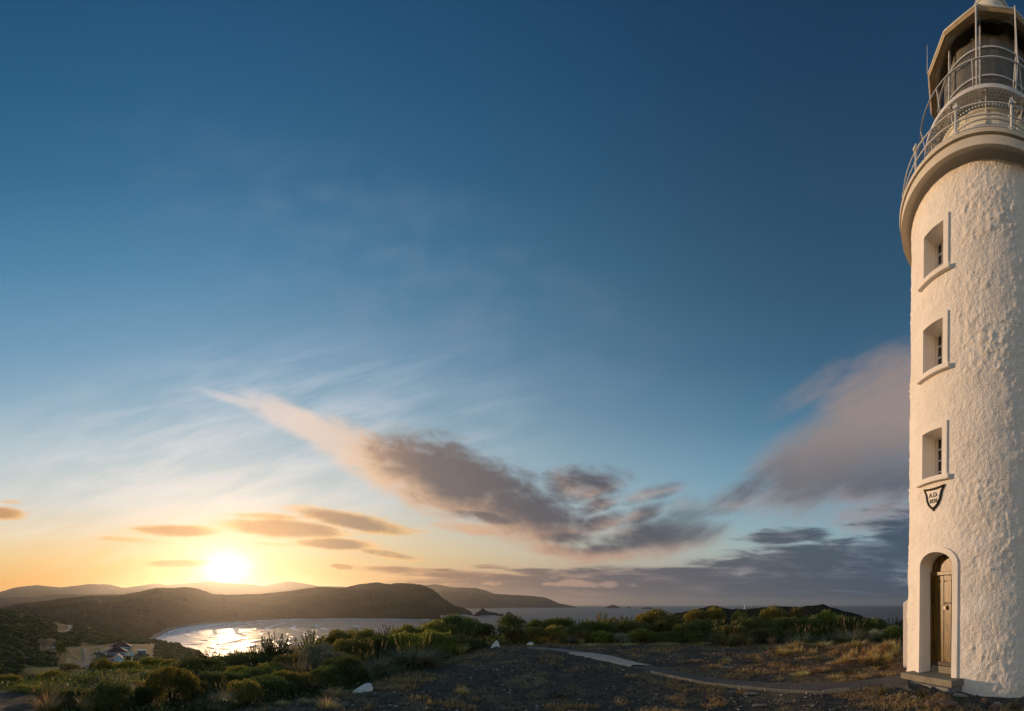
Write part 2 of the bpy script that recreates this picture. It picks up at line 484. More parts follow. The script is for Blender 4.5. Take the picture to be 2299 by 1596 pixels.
def make_glass(name, tint=(.9, .92, .93), gloss=.10, rough=.02):
    m = bpy.data.materials.new(name); m.use_nodes = True
    nt = m.node_tree; T = NT(nt); out = nt.nodes['Material Output']
    nt.nodes.remove(nt.nodes['Principled BSDF'])
    tr = T.node('ShaderNodeBsdfTransparent'); tr.inputs[0].default_value = (*tint, 1)
    gl = T.node('ShaderNodeBsdfGlossy'); gl.inputs['Roughness'].default_value = rough
    lw = T.node('ShaderNodeLayerWeight'); lw.inputs[0].default_value = .35
    f = T.mad(lw.outputs['Fresnel'], .55, gloss)
    mx = T.node('ShaderNodeMixShader'); T.set(mx.inputs[0], f)
    nt.links.new(tr.outputs[0], mx.inputs[1]); nt.links.new(gl.outputs[0], mx.inputs[2])
    nt.links.new(mx.outputs[0], out.inputs[0])
    return m
M_GLASS = make_glass('lantern_glass', (.93, .94, .94), .015)
M_PANE = mat('window_pane', (.03, .03, .032), .08, .6)

def make_mesh_floor():
    m = bpy.data.materials.new('perforated_metal'); m.use_nodes = True
    nt = m.node_tree; T = NT(nt); bs = principled(m); out = nt.nodes['Material Output']
    bs.inputs['Base Color'].default_value = (.55, .52, .46, 1); bs.inputs['Roughness'].default_value = .5
    x, y, z = T.sep(T.coord('Object'))
    ang = T.mul(T.m('ARCTAN2', x, y), 18.0); rad = T.mul(T.m('SQRT', T.add(T.mul(x, x), T.mul(y, y))), 16.0)
    row = T.m('FLOOR', rad)
    off = T.mul(T.m('MODULO', row, 2.0), .5)
    fa = T.sub(T.m('FRACT', T.add(ang, off)), .5); fr = T.sub(T.m('FRACT', rad), .5)
    d = T.m('SQRT', T.add(T.mul(fa, fa), T.mul(fr, fr)))
    hole = T.m('LESS_THAN', d, .27)
    tr = T.node('ShaderNodeBsdfTransparent')
    mx = T.node('ShaderNodeMixShader'); T.set(mx.inputs[0], hole)
    nt.links.new(bs.outputs[0], mx.inputs[1]); nt.links.new(tr.outputs[0], mx.inputs[2]); nt.links.new(mx.outputs[0], out.inputs[0])
    return m
M_PERF = make_mesh_floor()

def make_door_mat():
    m = mat('old_varnished_wood', (.10, .06, .02), .36, .35)
    T = NT(m.node_tree); bs = principled(m); co = T.coord('Object')
    g = T.noise(T.mapping(co, scale=(14, 14, .9)), 3.0, 6, .65, .5)
    c = T.ramp(g, [(.32, (.018, .009, .001, 1)), (.52, (.10, .055, .005, 1)), (.74, (.30, .185, .020, 1))])
    c = T.mix(T.ss(T.noise(co, 9, 6, .7), .58, .72), c, (.05, .03, .012, 1))
    T.set(bs.inputs['Base Color'], c)
    T.set(bs.inputs['Normal'], T.bump(g, .5, .006))
    return m
M_DOOR = make_door_mat()

def make_curtain():
    m = mat('canvas_curtain', (.26, .25, .22), .9, .1)
    T = NT(m.node_tree); bs = principled(m); co = T.coord('Object')
    c = T.ramp(T.noise(co, 5, 5, .6), [(.3, (.17, .165, .145, 1)), (.7, (.26, .245, .21, 1))])
    T.set(bs.inputs['Base Color'], c)
    return m
M_CURT = make_curtain()

# ------------------------------------------------------------------ the lighthouse
TW_AZ = azi(2224); TW_D = 9.6
TW = Vector((TW_D*math.sin(TW_AZ), TW_D*math.cos(TW_AZ), 0))
lighthouse = thing('lighthouse', 'tall white rendered lighthouse with railed gallery and curtained lantern room', 'lighthouse', TW, -TW_AZ)
Z_TOP = 10.08
def Rz(z): return 1.90-0.10*np.clip(np.asarray(z, float)/Z_TOP, 0, 1)+0.05*np.exp(-np.clip(np.asarray(z, float)+.05, 0, 9)*5)
def TL(b, r, z):
    a = R(b); return Vector((r*math.sin(a), -r*math.cos(a), z))

WIN_B = -38.0; WIN_HW = .27
WINS = [(4.19, 5.10, 'lowest window recess of the white tower, above the date shield'), (6.30, 7.21, None), (8.20, 9.09, None)]
DOOR_B = -35.3; DOOR_HW = .425; DZ0 = .33; DZS = 2.46; DZR = .26

def door_contour(hw, rise, zs, z0, n=14):
    pts = [(-hw, z0), (-hw, (z0+zs)/2)]
    for i in range(n+1):
        t = PI-PI*i/n
        pts.append((hw*math.cos(t), zs+rise*math.sin(t)))
    pts += [(hw, (z0+zs)/2), (hw, z0)]
    return pts
def win_contour(hw, z0, z1, rise=.05, n=8):
    pts = [(-hw, z0), (-hw, (z0+z1)/2)]
    for i in range(n+1):
        a = -hw+2*hw*i/n
        pts.append((a, z1+rise*(1-(a/hw)**2)))
    pts += [(hw, (z0+z1)/2), (hw, z0)]
    return pts

def tower_wall():
    bs = list(np.arange(-104, 44, .85))+list(np.arange(44, 256, 5.0))
    zs = list(np.arange(-.35, Z_TOP+.02, .031))
    snap_b = []
    for bc, hw in ((WIN_B, WIN_HW), (DOOR_B, DOOR_HW)):
        for s in (-1, 1): snap_b.append(bc+s*math.degrees(hw/1.86))
    bs = np.array(bs); zs = np.array(zs)
    for q in snap_b: bs[np.argmin(abs(bs-q))] = q
    for z0, z1, _ in WINS:
        for q in (z0, z1): zs[np.argmin(abs(zs-q))] = q
    B, Z = np.meshgrid(bs, zs)
    rad = Rz(Z)
    a = np.radians(B)
    X = rad*np.sin(a); Y = -rad*np.cos(a)
    arc = (B-WIN_B)*np.pi/180*1.86
    near = np.ones_like(B)
    for z0, z1, _ in WINS:
        d = np.maximum(np.abs(arc)-(WIN_HW+.15), np.maximum(z0-.12-Z, Z-z1-.2))
        near = np.minimum(near, sstep(d, 0, .25))
    arcd = (B-DOOR_B)*np.pi/180*1.88
    d = np.maximum(np.abs(arcd)-(DOOR_HW+.13), Z-(DZS+DZR+.14))
    near = np.minimum(near, sstep(d, 0, .3))
    ds = np.maximum(np.abs(arcd)-.34, np.abs(Z-3.76)-.3)
    near = np.minimum(near, .25+.75*sstep(ds, 0, .2))
    patch = sstep(fbm(X*1.1, Y*1.1, Z*1.1, 3), -.25, .45)
    big = fbm(X*2.6+5, Y*2.6, Z*2.6, 3)*.016
    rid = 1-np.abs(fbm(X*7.5, Y*7.5+9, Z*6, 4, .6))*2.6
    rid = np.clip(rid, -.3, 1)**2*.022
    lump = np.clip(fbm(X*12+3, Y*12, Z*11, 3), 0, 1)**1.4*.060
    trow = fbm(X*20, Y*20, Z*11, 3)*.009
    disp = near*(big+patch*(rid+lump)*.72+trow*.8)-.010*near
    disp *= np.where((B > 44), .3, 1)
    rad = rad+disp
    V = np.stack([rad*np.sin(a), -rad*np.cos(a), Z], -1).reshape(-1, 3)
    Q = grid_faces(len(zs), len(bs), True)
    cb = B.ravel()[Q]; cz = Z.ravel()[Q].mean(1)
    cbm = cb.mean(1); wrap = (cb.max(1)-cb.min(1)) > 100
    keep = np.ones(len(Q), bool)
    ar = (cbm-WIN_B)*np.pi/180*1.86
    for z0, z1, _ in WINS:
        keep &= ~((np.abs(ar) < WIN_HW+.02) & (cz > z0-.02) & (cz < z1+.07) & ~wrap)
    ad = (cbm-DOOR_B)*np.pi/180*1.88
    ins = (np.abs(ad) < DOOR_HW+.05) & (cz > DZ0-.25) & ((cz < DZS) | (((ad/(DOOR_HW+.05))**2+((cz-DZS)/(DZR+.05))**2) < 1))
    keep &= ~(ins & ~wrap)
    o = np_mesh('tower_wall', V, Q[keep], M_PLASTER, lighthouse, True)
    return o
tower_wall()

def pt_on(bc, a, z, dr=0.0):
    r = float(Rz(z))
    return TL(bc+math.degrees(a/r), r+dr, z)
def band(inner, outer, bc, dr0, dr1):
    """a raised surround between two outlines, bent round the tower"""
    mb = MB(); vs = []; fs = []; n = len(inner)
    for (p, q) in zip(inner, outer):
        vs += [pt_on(bc, *p, dr0), pt_on(bc, *p, dr1), pt_on(bc, *q, dr1), pt_on(bc, *q, dr0)]
    for i in range(n-1):
        for k in range(3): fs.append((i*4+k, i*4+4+k, i*4+5+k, i*4+1+k))
    fs += [(0, 1, 2, 3), ((n-1)*4+3, (n-1)*4+2, (n-1)*4+1, (n-1)*4)]
    return mb.add(vs, fs)
def frame_axes(bc):
    a = R(bc)
    return Vector((math.cos(a), math.sin(a), 0)), Vector((math.sin(a), -math.cos(a), 0))   # tangent to the right, outward
def reveal(contour, bc, depth, dr=.0, floor=False):
    """the deep jambs and head of an opening, cut straight in"""
    t, n = frame_axes(bc)
    mb = MB(); vs = []; fs = []
    pts = list(contour)
    if floor: pts = pts+[pts[0]]
    for (a, z) in pts:
        f = pt_on(bc, a, z, dr); aa = f.dot(t)
        b = t*(aa*.93)+n*(1.86-depth)+Vector((0, 0, z))
        vs += [f, b]
    for i in range(len(pts)-1): fs.append((i*2, i*2+1, i*2+3, i*2+2))
    return mb.add(vs, fs)

# ---- windows
for wi, (z0, z1, _) in enumerate(WINS):
    inn = win_contour(WIN_HW, z0, z1, .006); out = win_contour(WIN_HW+.115, z0-.02, z1+.12, .004)
    sur = band(inn, out, WIN_B, -.03, .035).build('window_surround', M_TRIM, lighthouse, bevel=.008)
    dep = .40
    rv = reveal(inn, WIN_B, dep, .034, True).build('window_recess', M_TRIM, lighthouse)
    wo = MB(); t, n = frame_axes(WIN_B)
    def P(a, z, d): return t*a+n*(1.86-dep+d)+Vector((0, 0, z))
    hw = WIN_HW*.92
    W = MB()
    w = .045
    M3 = Matrix((t, n, Vector((0, 0, 1)))).transposed()
    W.box(P(-hw+w/2, (z0+z1)/2, .03), (w, .05, z1-z0+.08), M3); W.box(P(hw-w/2, (z0+z1)/2, .03), (w, .05, z1-z0+.08), M3)
    W.box(P(0, z0+w/2, .032), (2*hw-2*w, .05, w), M3); W.box(P(0, z1+.01, .032), (2*hw-2*w, .05, w), M3)
    frame = W.build('window_frame', M_TRIM, lighthouse)
    G = MB()
    for k in (1, 2, 3): G.box(P(0, z0+(z1-z0)*k/4, .036), (2*hw-2*w, .03, .022), M3)
    for k in (-1, 1): G.box(P(k*hw/3.3, (z0+z1)/2, .034), (.022, .03, z1-z0-.02), M3)
    G.build('glazing_bar', M_TRIM, frame)
    MB().box(P(0, (z0+z1)/2+.02, .012), (2*hw, .012, z1-z0+.10), M3).build('pane', M_PANE, frame)
    bw = math.degrees((WIN_HW+.17)/1.86)
    MB().cbox(WIN_B-bw, WIN_B+bw, float(Rz(z0))-.06, float(Rz(z0))+.085, z0-.105, z0-.002, 14).build('sill', M_TRIM, lighthouse, bevel=.012)

# ---- doorway
inn = door_contour(DOOR_HW, DZR, DZS, DZ0-.02); out = door_contour(DOOR_HW+.12, DZR+.12, DZS, DZ0-.14)
band(inn, out, DOOR_B, -.05, .03).build('door_surround', M_TRIM, lighthouse, bevel=.008)
DDEP = .36
reveal(inn, DOOR_B, DDEP, .029).build('door_recess', M_TRIM, lighthouse)
dt, dn = frame_axes(DOOR_B)
M3 = Matrix((dt, dn, Vector((0, 0, 1)))).transposed()
def DP(a, z, d=0.0): return dt*a+dn*(1.86-DDEP+d)+Vector((0, 0, z))
hw = DOOR_HW*.93
door = MB().box(DP(0, (.47+2.30)/2, .0), (2*hw, .05, 2.30-.47), M3).build('door', M_DOOR, lighthouse)
pl = MB()
for a in (-.36, -.12, .12, .36): pl.box(DP(a*.82*hw/.395, 1.385, .036), (.075, .022, 1.80), M3)
for z in (.52, 2.24): pl.box(DP(0, z, .032), (2*hw-.02, .014, .10), M3)
pl.build('panel_frame', M_DOOR, door, bevel=.004)
for a in (-.24, 0, .24): MB().box(DP(a*.82*hw/.395, 1.38, .026), (.14, .02, 1.58), M3).build('panel', M_DOOR, door, bevel=.008)
# arched head board over the leaf, and the rail below it
hb = MB(); vs = []; 
cont = [(hw*math.cos(PI-PI*i/14), 2.36+(DZS+DZR-2.38)*math.sin(PI*i/14)) for i in range(15)]
vs = [DP(a, z, .03) for a, z in cont]+[DP(a, z, -.03) for a, z in cont]
fs = [tuple(range(15)), tuple(range(29, 14, -1))]+[(i, i+1, i+16, i+15) for i in range(14)]+[(14, 0, 15, 29)]
hb.add(vs, fs).build('head_board', M_DOOR, lighthouse)
MB().box(DP(0, 2.33, .05), (2*hw-.01, .07, .075), M3).build('door_head_rail', M_DOOR, lighthouse, bevel=.006)
st = MB()
st.box(DP(-hw+.028, 1.36, .05), (.055, .06, 1.86), M3); st.box(DP(hw-.028, 1.36, .05), (.055, .06, 1.86), M3)
st.build('door_frame', M_DOOR, lighthouse)
hs = MB(); hs.box(DP(.03, 1.74, .055), (.20, .012, .028), M3); hs.tube([DP(-.01, 1.735, .06), DP(-.01, 1.735, .085), DP(.03, 1.735, .085), DP(.03, 1.735, .06)], .006)
hs.build('hasp', M_IRON, door)
pk = MB(); pk.box(DP(.01, 1.64, .085), (.062, .028, .075), M3)
pk.tube([DP(-.012, 1.67, .085)]+[DP(.01-.022*math.cos(PI*i/6), 1.685+.03*math.sin(PI*i/6), .085) for i in range(7)]+[DP(.032, 1.67, .085)], .006, 6)
pk.build('padlock', mat('steel', (.16, .14, .11), .45, .5, .6), door, bevel=.006)
MB().box(DP(0, .515, .062), (2*hw-.12, .05, .085), M3).build('weatherboard', mat('worn_kick_board', (.045, .03, .015), .5, .4, var=.5, vscale=14, bump=.6, bscale=30), door, bevel=.01)
MB().box(DP(0, .40, .02), (2*hw+.03, .12, .13), M3).build('threshold', M_STEP, lighthouse)
# stone step and the thinner slab under it
def blk(a0, a1, d0, d1, z0, z1):
    return MB().box(dt*((a0+a1)/2)+dn*((d0+d1)/2)+Vector((0, 0, (z0+z1)/2)), (a1-a0, d1-d0, z1-z0), M3)
blk(-.70, .66, 1.40, 2.14, .205, .335).build('doorstep', M_STEP, lighthouse, bevel=.018)
blk(-.76, .63, 1.45, 2.20, -.10, .203).build('lower_step', mat('lower_step_stone', (.20, .20, .19), .85, .2, var=.25, vscale=9, bump=.4, bscale=30), lighthouse, bevel=.015)

# ---- white painted apron round the foot, and the boxed conduit on the far flank
ap = MB()
prof = [(1.80, .34), (1.96, .20), (2.10, .13), (2.22, .06), (2.24, -.2)]
vs = []; fs = []
NB = 60
for i in range(NB+1):
    b = -150+i*(92.0/NB); k = .5+.5*math.sin(i*1.7)*.4
    for j, (r, z) in enumerate(prof): vs.append(TL(b, r+(.03*math.sin(i*.9+j) if j > 1 else 0), z+.01*math.sin(i*1.3+j)))
for i in range(NB):
    for j in range(4): fs.append((i*5+j, i*5+5+j, i*5+6+j, i*5+1+j))
ap.add(vs, fs)
vs = []; fs = []
for i in range(NB+1):
    b = -16+i*(60.0/NB)
    g = -.0035*(b+16)
    for j, (r, z) in enumerate([(1.86, .12), (1.93, .03), (1.99, -.01), (2.05, -.04), (2.06, -.2)]):
        vs.append(TL(b, r+(.035*math.sin(i*2.1+j)+.02*math.sin(i*.7) if j > 1 else 0), z+g+.01*math.sin(i*1.9+2*j)))
for i in range(NB):
    for j in range(4): fs.append((i*5+j, i*5+5+j, i*5+6+j, i*5+1+j))
ap.add(vs, fs)
ap.build('foot_apron', M_TRIM, lighthouse, smooth=35)
cd = MB()
c0 = -86.0
vs = []
for (b, r) in ((c0-2.2, 1.84), (c0-2.2, 2.0), (c0+2.2, 2.0), (c0+2.2, 1.84)):
    for z in (.05, 1.74 if r > 1.9 else 1.86): vs.append(TL(b, r, z))
cd.add(vs, [(0, 2, 3, 1), (2, 4, 5, 3), (4, 6, 7, 5), (6, 0, 1, 7), (1, 3, 5, 7), (0, 6, 4, 2)])
cd.build('conduit_box', M_TRIM, lighthouse, bevel=.01)

# ---- date shield
SH_B = -36.4; SH_Z = 3.77
def shield(n=10):
    half = [(0, .205), (.10, .207), (.215, .222), (.285, .235), (.262, .185), (.225, .13), (.205, .06), (.185, -.03), (.135, -.125), (.06, -.19), (.02, -.21), (0, -.245)]
    return half
hl = shield()
out = [(-a, z) for a, z in hl[::-1]]+hl[1:-1]
inn = [(a*.80, z*.80+.0) for a, z in out]
mb = MB(); vs = []; fs = []; n = len(out)
for (p, q) in zip(inn, out):
    vs += [pt_on(SH_B, p[0], SH_Z+p[1], .0), pt_on(SH_B, p[0], SH_Z+p[1], .030), pt_on(SH_B, (p[0]+q[0])/2, SH_Z+(p[1]+q[1])/2, .045), pt_on(SH_B, q[0], SH_Z+q[1], .030), pt_on(SH_B, q[0], SH_Z+q[1], -.02)]
for i in range(n):
    j = (i+1) % n
    for k in range(4): fs.append((i*5+k, j*5+k, j*5+k+1, i*5+k+1))
mb.add(vs, fs)
plq = mb.build('date_shield', mat('black_shield_paint', (.030, .024, .016), .4, .5, var=.4, vscale=20, bump=.5, bscale=40, dirt=((.16, .10, .04), 18, .62, .72)), lighthouse)
mb = MB(); ctr = pt_on(SH_B, 0, SH_Z, .012)
vs = [ctr]+[pt_on(SH_B, a*.84, SH_Z+z*.84, .012) for a, z in out]
mb.add(vs, [(0, 1+i, 1+(i+1) % n) for i in range(n)]).build('shield_face', M_TRIM, plq)
def lettering(txt, z, size, name):
    cu = bpy.data.curves.new(name, 'FONT'); cu.body = txt; cu.size = size; cu.align_x = 'CENTER'; cu.extrude = .004; cu.offset = .0012
    ob = bpy.data.objects.new('lettering_curve', cu); COL.objects.link(ob)
    dg = bpy.context.evaluated_depsgraph_get(); dg.update()
    me = bpy.data.meshes.new_from_object(ob.evaluated_get(dg))
    bpy.data.objects.remove(ob)
    for v in me.vertices: v.co = pt_on(SH_B, v.co.x, z+v.co.y, .018+v.co.z)
    me.materials.clear()
    return link(name, me, M_IRON, plq)
lettering('A.D.', SH_Z+.030, .125, 'lettering')
lettering('1836', SH_Z-.085, .112, 'lettering')

# ---- gallery ledge
led = [(1.70, 10.16), (1.90, 10.135), (1.90, 10.115), (1.975, 10.105), (1.985, 10.04), (2.035, 10.035), (2.035, 10.195), (2.00, 10.20), (2.00, 10.222), (2.065, 10.226), (2.075, 10.29), (1.1, 10.31)]
MB().lathe(led, 120).build('gallery_ledge', M_LEDGE, lighthouse, smooth=30)
# cove under the ledge
MB().lathe([(1.78, 10.02), (1.812, 10.06), (1.86, 10.13), (1.90, 10.14)], 120).build('ledge_cove', M_TRIM, lighthouse, smooth=30)
def ring(r, z, rad, n=96, m=8, name='rail', mt=None, par=lighthouse, off=0):
    return MB().tube([TL(off+360*i/n, r, z) for i in range(n)], rad, m, closed=True).build(name, mt or M_RAIL, par, smooth=True)
for dz in (.12, .335, .55): ring(1.985, 10.29+dz, .0135, name='gallery_rail')
for i in range(12):
    b = -48.9+30*i
    mb = MB(); mb.tube([TL(b, 1.985, 10.29), TL(b, 1.985, 10.90)], .026, 10)
    mb.cbox(b-1.25, b+1.25, 1.94, 2.03, 10.84, 10.90, 1); mb.box(TL(b, 1.985, 10.93), (.045, .045, .06))
    for dz in (.12, .335, .55):
        for s in (-1, 1): mb.ball(TL(b+s*1.1, 1.985, 10.29+dz), .024, 8, 5)
    mb.build('gallery_post', M_RAIL, lighthouse, smooth=40)

# ---- lantern room
MB().lathe([(1.20, 10.28), (1.20, 11.60), (1.23, 11.62), (1.23, 11.66), (1.20, 11.68), (1.20, 11.76)], 72).build('lantern_drum', M_LANT, lighthouse, smooth=30)
jm = MB()
for b in (-52, -22, 8, 38): jm.cbox(b-.25, b+.25, 1.195, 1.206, 10.3, 11.6, 1)
jm.build('drum_seam', M_LANT, lighthouse)
ring(1.29, 11.36, .022, name='drum_pipe', mt=M_LANT)
fl = MB(); fl.lathe([(1.20, 11.73), (1.495, 11.73)], 96); fl.build('walkway_floor', M_PERF, lighthouse)
MB().lathe([(1.49, 11.70), (1.515, 11.70), (1.515, 11.775), (1.49, 11.775)], 96, closed_profile=True).build('walkway_rim', M_RAIL, lighthouse, smooth=30)
for i in range(12):
    b = -4.0+30*i
    mb = MB(); mb.bar(TL(b, 1.20, 11.695), TL(b, 1.49, 11.695), .03, .05); mb.bar(TL(b, 1.215, 11.70), TL(b, 1.215, 11.30), .03, .02)
    mb.tube([TL(b, 1.225+.20*math.sin(q*.16), 11.34+.34*(1-math.cos(q*.16))) for q in range(10)], .010, 6)
    mb.tube([TL(b, 1.30+.05*math.cos(q)*(1-q/14), 11.50+.05*math.sin(q)*(1-q/14)) for q in np.arange(0, 9, .5)], .008, 6)
    mb.build('walkway_bracket', M_LANT, lighthouse, smooth=40)
hr = MB(); hr.lathe([(1.595, 12.155), (1.62, 12.155), (1.62, 12.17), (1.595, 12.17)], 96, closed_profile=True); hr.build('walkway_handrail', M_RAIL, lighthouse, smooth=30)
for i in range(12):
    b = -13+30*i
    MB().tube([TL(b, 1.505, 11.74), TL(b, 1.545, 11.92), TL(b, 1.608, 12.16)], .011, 7).build('walkway_stanchion', M_RAIL, lighthouse, smooth=True)
# glazing
MB().lathe([(1.172, 11.74), (1.172, 13.50)], 96).build('lantern_glass', M_GLASS, lighthouse, smooth=True)
for z in (12.34, 12.91): 
    MB().lathe([(1.165, z-.014), (1.20, z-.014), (1.20, z+.014), (1.165, z+.014)], 96, closed_profile=True).build('glazing_ring', M_GLZ, lighthouse, smooth=30)
for i in range(10):
    b = -46.5+36*i
    mb = MB(); mb.cbox(b-.72, b+.72, 1.165, 1.214, 11.76, 13.49, 1)
    for z in np.arange(11.85, 13.45, .12): mb.ball(TL(b, 1.216, z), .009, 6, 4)
    mb.build('lantern_mullion', M_GLZ, lighthouse)
# canvas curtain hung inside, pinned at points
bs = np.arange(0, 360, 1.5); zs = np.linspace(0, 1, 14)
B, S = np.meshgrid(bs, zs)
ph = (B+12) % 30
top = 13.45-.11*np.sin(np.pi*ph/30)**.8
Zc = 11.72+(top-11.72)*S
rr = 1.085-.035*np.abs(np.sin(np.pi*ph/30))*S-.006*np.sin(B*.23)*(.4+.6*S)-.004*np.sin(B*.61+2*S)
a = np.radians(B)
np_mesh('curtain', np.stack([rr*np.sin(a), -rr*np.cos(a), Zc], -1).reshape(-1, 3), grid_faces(14, len(bs), True), M_CURT, lighthouse, True)
MB().lathe([(.02, 11.8), (.93, 11.8), (.93, 13.47), (.02, 13.47)], 32).build('interior_dark_drum', M_DARK, lighthouse)  # added dark drum: hides the sky behind, stands in for the unlit interior
# eave and roof: twelve-sided
off = R(-11.4)
ev = [(1.165, 13.50), (1.22, 13.515), (1.235, 13.465), (1.29, 13.45), (1.30, 13.40), (1.36, 13.385), (1.375, 13.36), (1.42, 13.36), (1.437, 13.395), (1.437, 13.465), (1.415, 13.475), (1.38, 13.50)]
MB().lathe(ev, 12, off).build('eave_gutter', M_EAVE, lighthouse)
for rr_, zz_, q_ in ((1.205, 13.485, .020), (1.255, 13.465, .024), (1.305, 13.425, .026), (1.35, 13.395, .016)): ring(rr_, zz_, q_, name='eave_moulding', mt=M_LANT)
ring(1.437, 13.43, .022, name='eave_moulding', mt=M_LANT, n=12, off=-11.4)
MB().lathe([(1.39, 13.50), (1.0, 13.86), (.50, 14.38), (.47, 14.44)], 12, off).build('lantern_roof', M_LANT, lighthouse)
dm = MB(); dm.lathe([(.46, 14.42), (.46, 14.96), (.49, 14.97), (.49, 15.01), (.455, 15.02), (.43, 15.13), (.34, 15.27), (.2, 15.36), (.04, 15.40), (.0, 15.40)], 40)
for k in range(8):
    b = -20+45*k
    dm.tube([TL(b, .46, 15.02), TL(b, .435, 15.135), TL(b, .345, 15.275), TL(b, .205, 15.37), TL(b, .03, 15.41)], .014, 6)
dm.lathe([(.462, 14.74), (.478, 14.75), (.478, 14.79), (.462, 14.80)], 40)
dm.build('roof_ventilator', M_LANT, lighthouse, smooth=40)
MB().tube([TL(-11.4, 1.45, 13.40), TL(-10.6, 1.46, 11.76)], .020, 8).build('downpipe', M_RAIL, lighthouse, smooth=True)
MB().tube([TL(18.6, 1.47, 13.46), TL(19.0, 1.50, 12.6), TL(20.5, 1.59, 12.17), TL(24, 1.52, 11.77)], .008, 6).build('stay_cable', M_RAIL, lighthouse)
MB().tube([TL(18.9, 1.47, 13.46), TL(19.3, 1.59, 12.17), TL(19.3, 1.51, 11.77)], .010, 6).build('stay_cable', M_RAIL, lighthouse)
for b in (-71.4, -11.4):
    MB().tube([TL(b, 1.47, 13.40), TL(b, 1.47, 14.05)], [.009, .004], 6).build('lightning_rod', M_RAIL, lighthouse)

# ------------------------------------------------------------------ terrain
ZS = -58.0                       # sea level; the tower stands on a headland
COLS = {
 -1804: [(7, 0), (30, 0), (80, -8), (250, -40), (420, -66), (900, -80)],
 -400: [(7, 0), (14, -.6), (40, -5), (120, -20), (260, -26), (500, -22), (900, -20)],
 0: [(6.5, 0), (9, -.15), (13, -.8), (20, -2.8), (60, -14), (120, -25), (200, -33.5), (260, -32), (350, -27), (500, -18), (700, -5.1), (760, -6), (900, -32)],
 100: [(6.5, 0), (9, -.1), (13, -.7), (20, -2.6), (60, -14), (120, -26), (205, -34.6), (300, -34.5), (400, -30), (550, -24), (700, -17.8), (780, -20), (900, -46)],
 156: [(6.5, 0), (9, -.05), (13, -.6), (20, -2.4), (60, -14), (120, -26), (208, -35), (380, -35), (500, -34), (700, -30.7), (790, -36), (900, -52)],
 195: [(6.5, 0), (9, -.05), (13, -.5), (20, -2.2), (60, -14), (120, -26), (208, -35), (400, -35), (700, -32.4), (800, -38), (900, -54)],
 244: [(6.5, 0), (9, -.05), (13, -.4), (20, -2.0), (60, -13), (120, -26), (210, -35), (350, -35), (450, -36.5), (700, -37.9), (800, -48), (900, -58)],
 293: [(6.5, 0), (9, -.05), (13, -.4), (20, -1.8), (60, -13), (120, -26), (210, -34.5), (350, -35.5), (500, -41), (640, -43.2), (720, -55), (900, -64)],
 342: [(6.5, 0), (9, -.05), (13, -.3), (20, -1.6), (60, -12.5), (120, -26), (220, -34), (330, -36), (470, -42), (560, -43), (620, -57), (900, -66)],
 366: [(6.5, 0), (9, 0), (13, -.3), (20, -1.5), (60, -12.5), (120, -25), (220, -33.5), (330, -36.5), (460, -42), (540, -44), (575, -60), (900, -68)],
 400: [(6.5, 0), (9, 0), (13, -.2), (20, -1.4), (60, -12), (120, -25), (220, -33), (330, -37), (480, -41.4), (510, -60), (900, -68)],
 440: [(6.8, 0), (9, 0), (13, -.2), (20, -1.4), (60, -12), (120, -25), (220, -33), (300, -36), (400, -39.6), (425, -60), (900, -70)],
 485: [(7, 0), (10, -.05), (14, -.3), (22, -1.6), (60, -13), (120, -26), (200, -33), (300, -36), (325, -60), (900, -70)],
 640: [(7.3, 0), (11, -.1), (15, -.4), (24, -2), (60, -14), (150, -40), (230, -62), (900, -75)],
 950: [(10.4, .12), (14, .10), (18, -.1), (28, -2), (60, -11), (150, -38), (240, -62), (900, -75)],
 1150: [(7.2, 0), (11, .28), (15, .3), (22, .1), (34, -2), (70, -12), (150, -36), (250, -62), (900, -75)],
 1500: [(7.2, 0), (11, .28), (15, .3), (28, .2), (45, -2), (120, -14), (300, -32), (520, -62), (900, -75)],
 1950: [(7.0, .02), (7.8, .10), (9, .2), (11, .28), (15, .3), (26, .2), (45, -2), (120, -16), (300, -36), (500, -62), (900, -75)],
 2100: [(7.0, .09), (7.5, .17), (8.0, .19), (9, .22), (11, .28), (18, .3), (28, .1), (50, -2), (90, -8), (200, -28), (460, -62), (900, -76)],
 2200: [(7.0, -.02), (8, .04), (9, .16), (11, .25), (18, .3), (30, 0), (60, -4), (200, -30), (430, -62), (900, -78)],
 2300: [(7.2, -.05), (8, -.02), (11, .2), (18, .3), (30, 0), (60, -4), (200, -30), (420, -62), (900, -78)],
 2700: [(5, 0), (8, -.12), (20, -.3), (40, -1), (120, -16), (300, -45), (450, -64), (900, -80)],
 4102: [(7, 0), (30, 0), (80, -8), (250, -40), (420, -66), (900, -80)],
}
_LR = np.linspace(math.log(.4), math.log(905), 500)
_CX = np.array(sorted(COLS), float)
_CZ = np.array([np.interp(_LR, np.log([p[0] for p in COLS[k]]), [p[1] for p in COLS[k]]) for k in sorted(COLS)])
_k = np.exp(-np.linspace(-2, 2, 13)**2); _k /= _k.sum()
_CZ = np.array([np.convolve(np.pad(row, 6, 'edge'), _k, 'valid') for row in _CZ])
def ground_base(px, r):
    px = np.asarray(px, float); r = np.asarray(r, float)
    lr = np.log(np.clip(r, .41, 900))
    i = np.clip(np.searchsorted(_CX, px)-1, 0, len(_CX)-2)
    t = np.clip((px-_CX[i])/(_CX[i+1]-_CX[i]), 0, 1); t = t*t*(3-2*t)*.5+t*.5
    f = (lr-_LR[0])/(_LR[1]-_LR[0]); j = np.clip(f.astype(int), 0, 498); g = f-j
    a = _CZ[i, j]*(1-g)+_CZ[i, j+1]*g; b = _CZ[i+1, j]*(1-g)+_CZ[i+1, j+1]*g
    return a*(1-t)+b*t
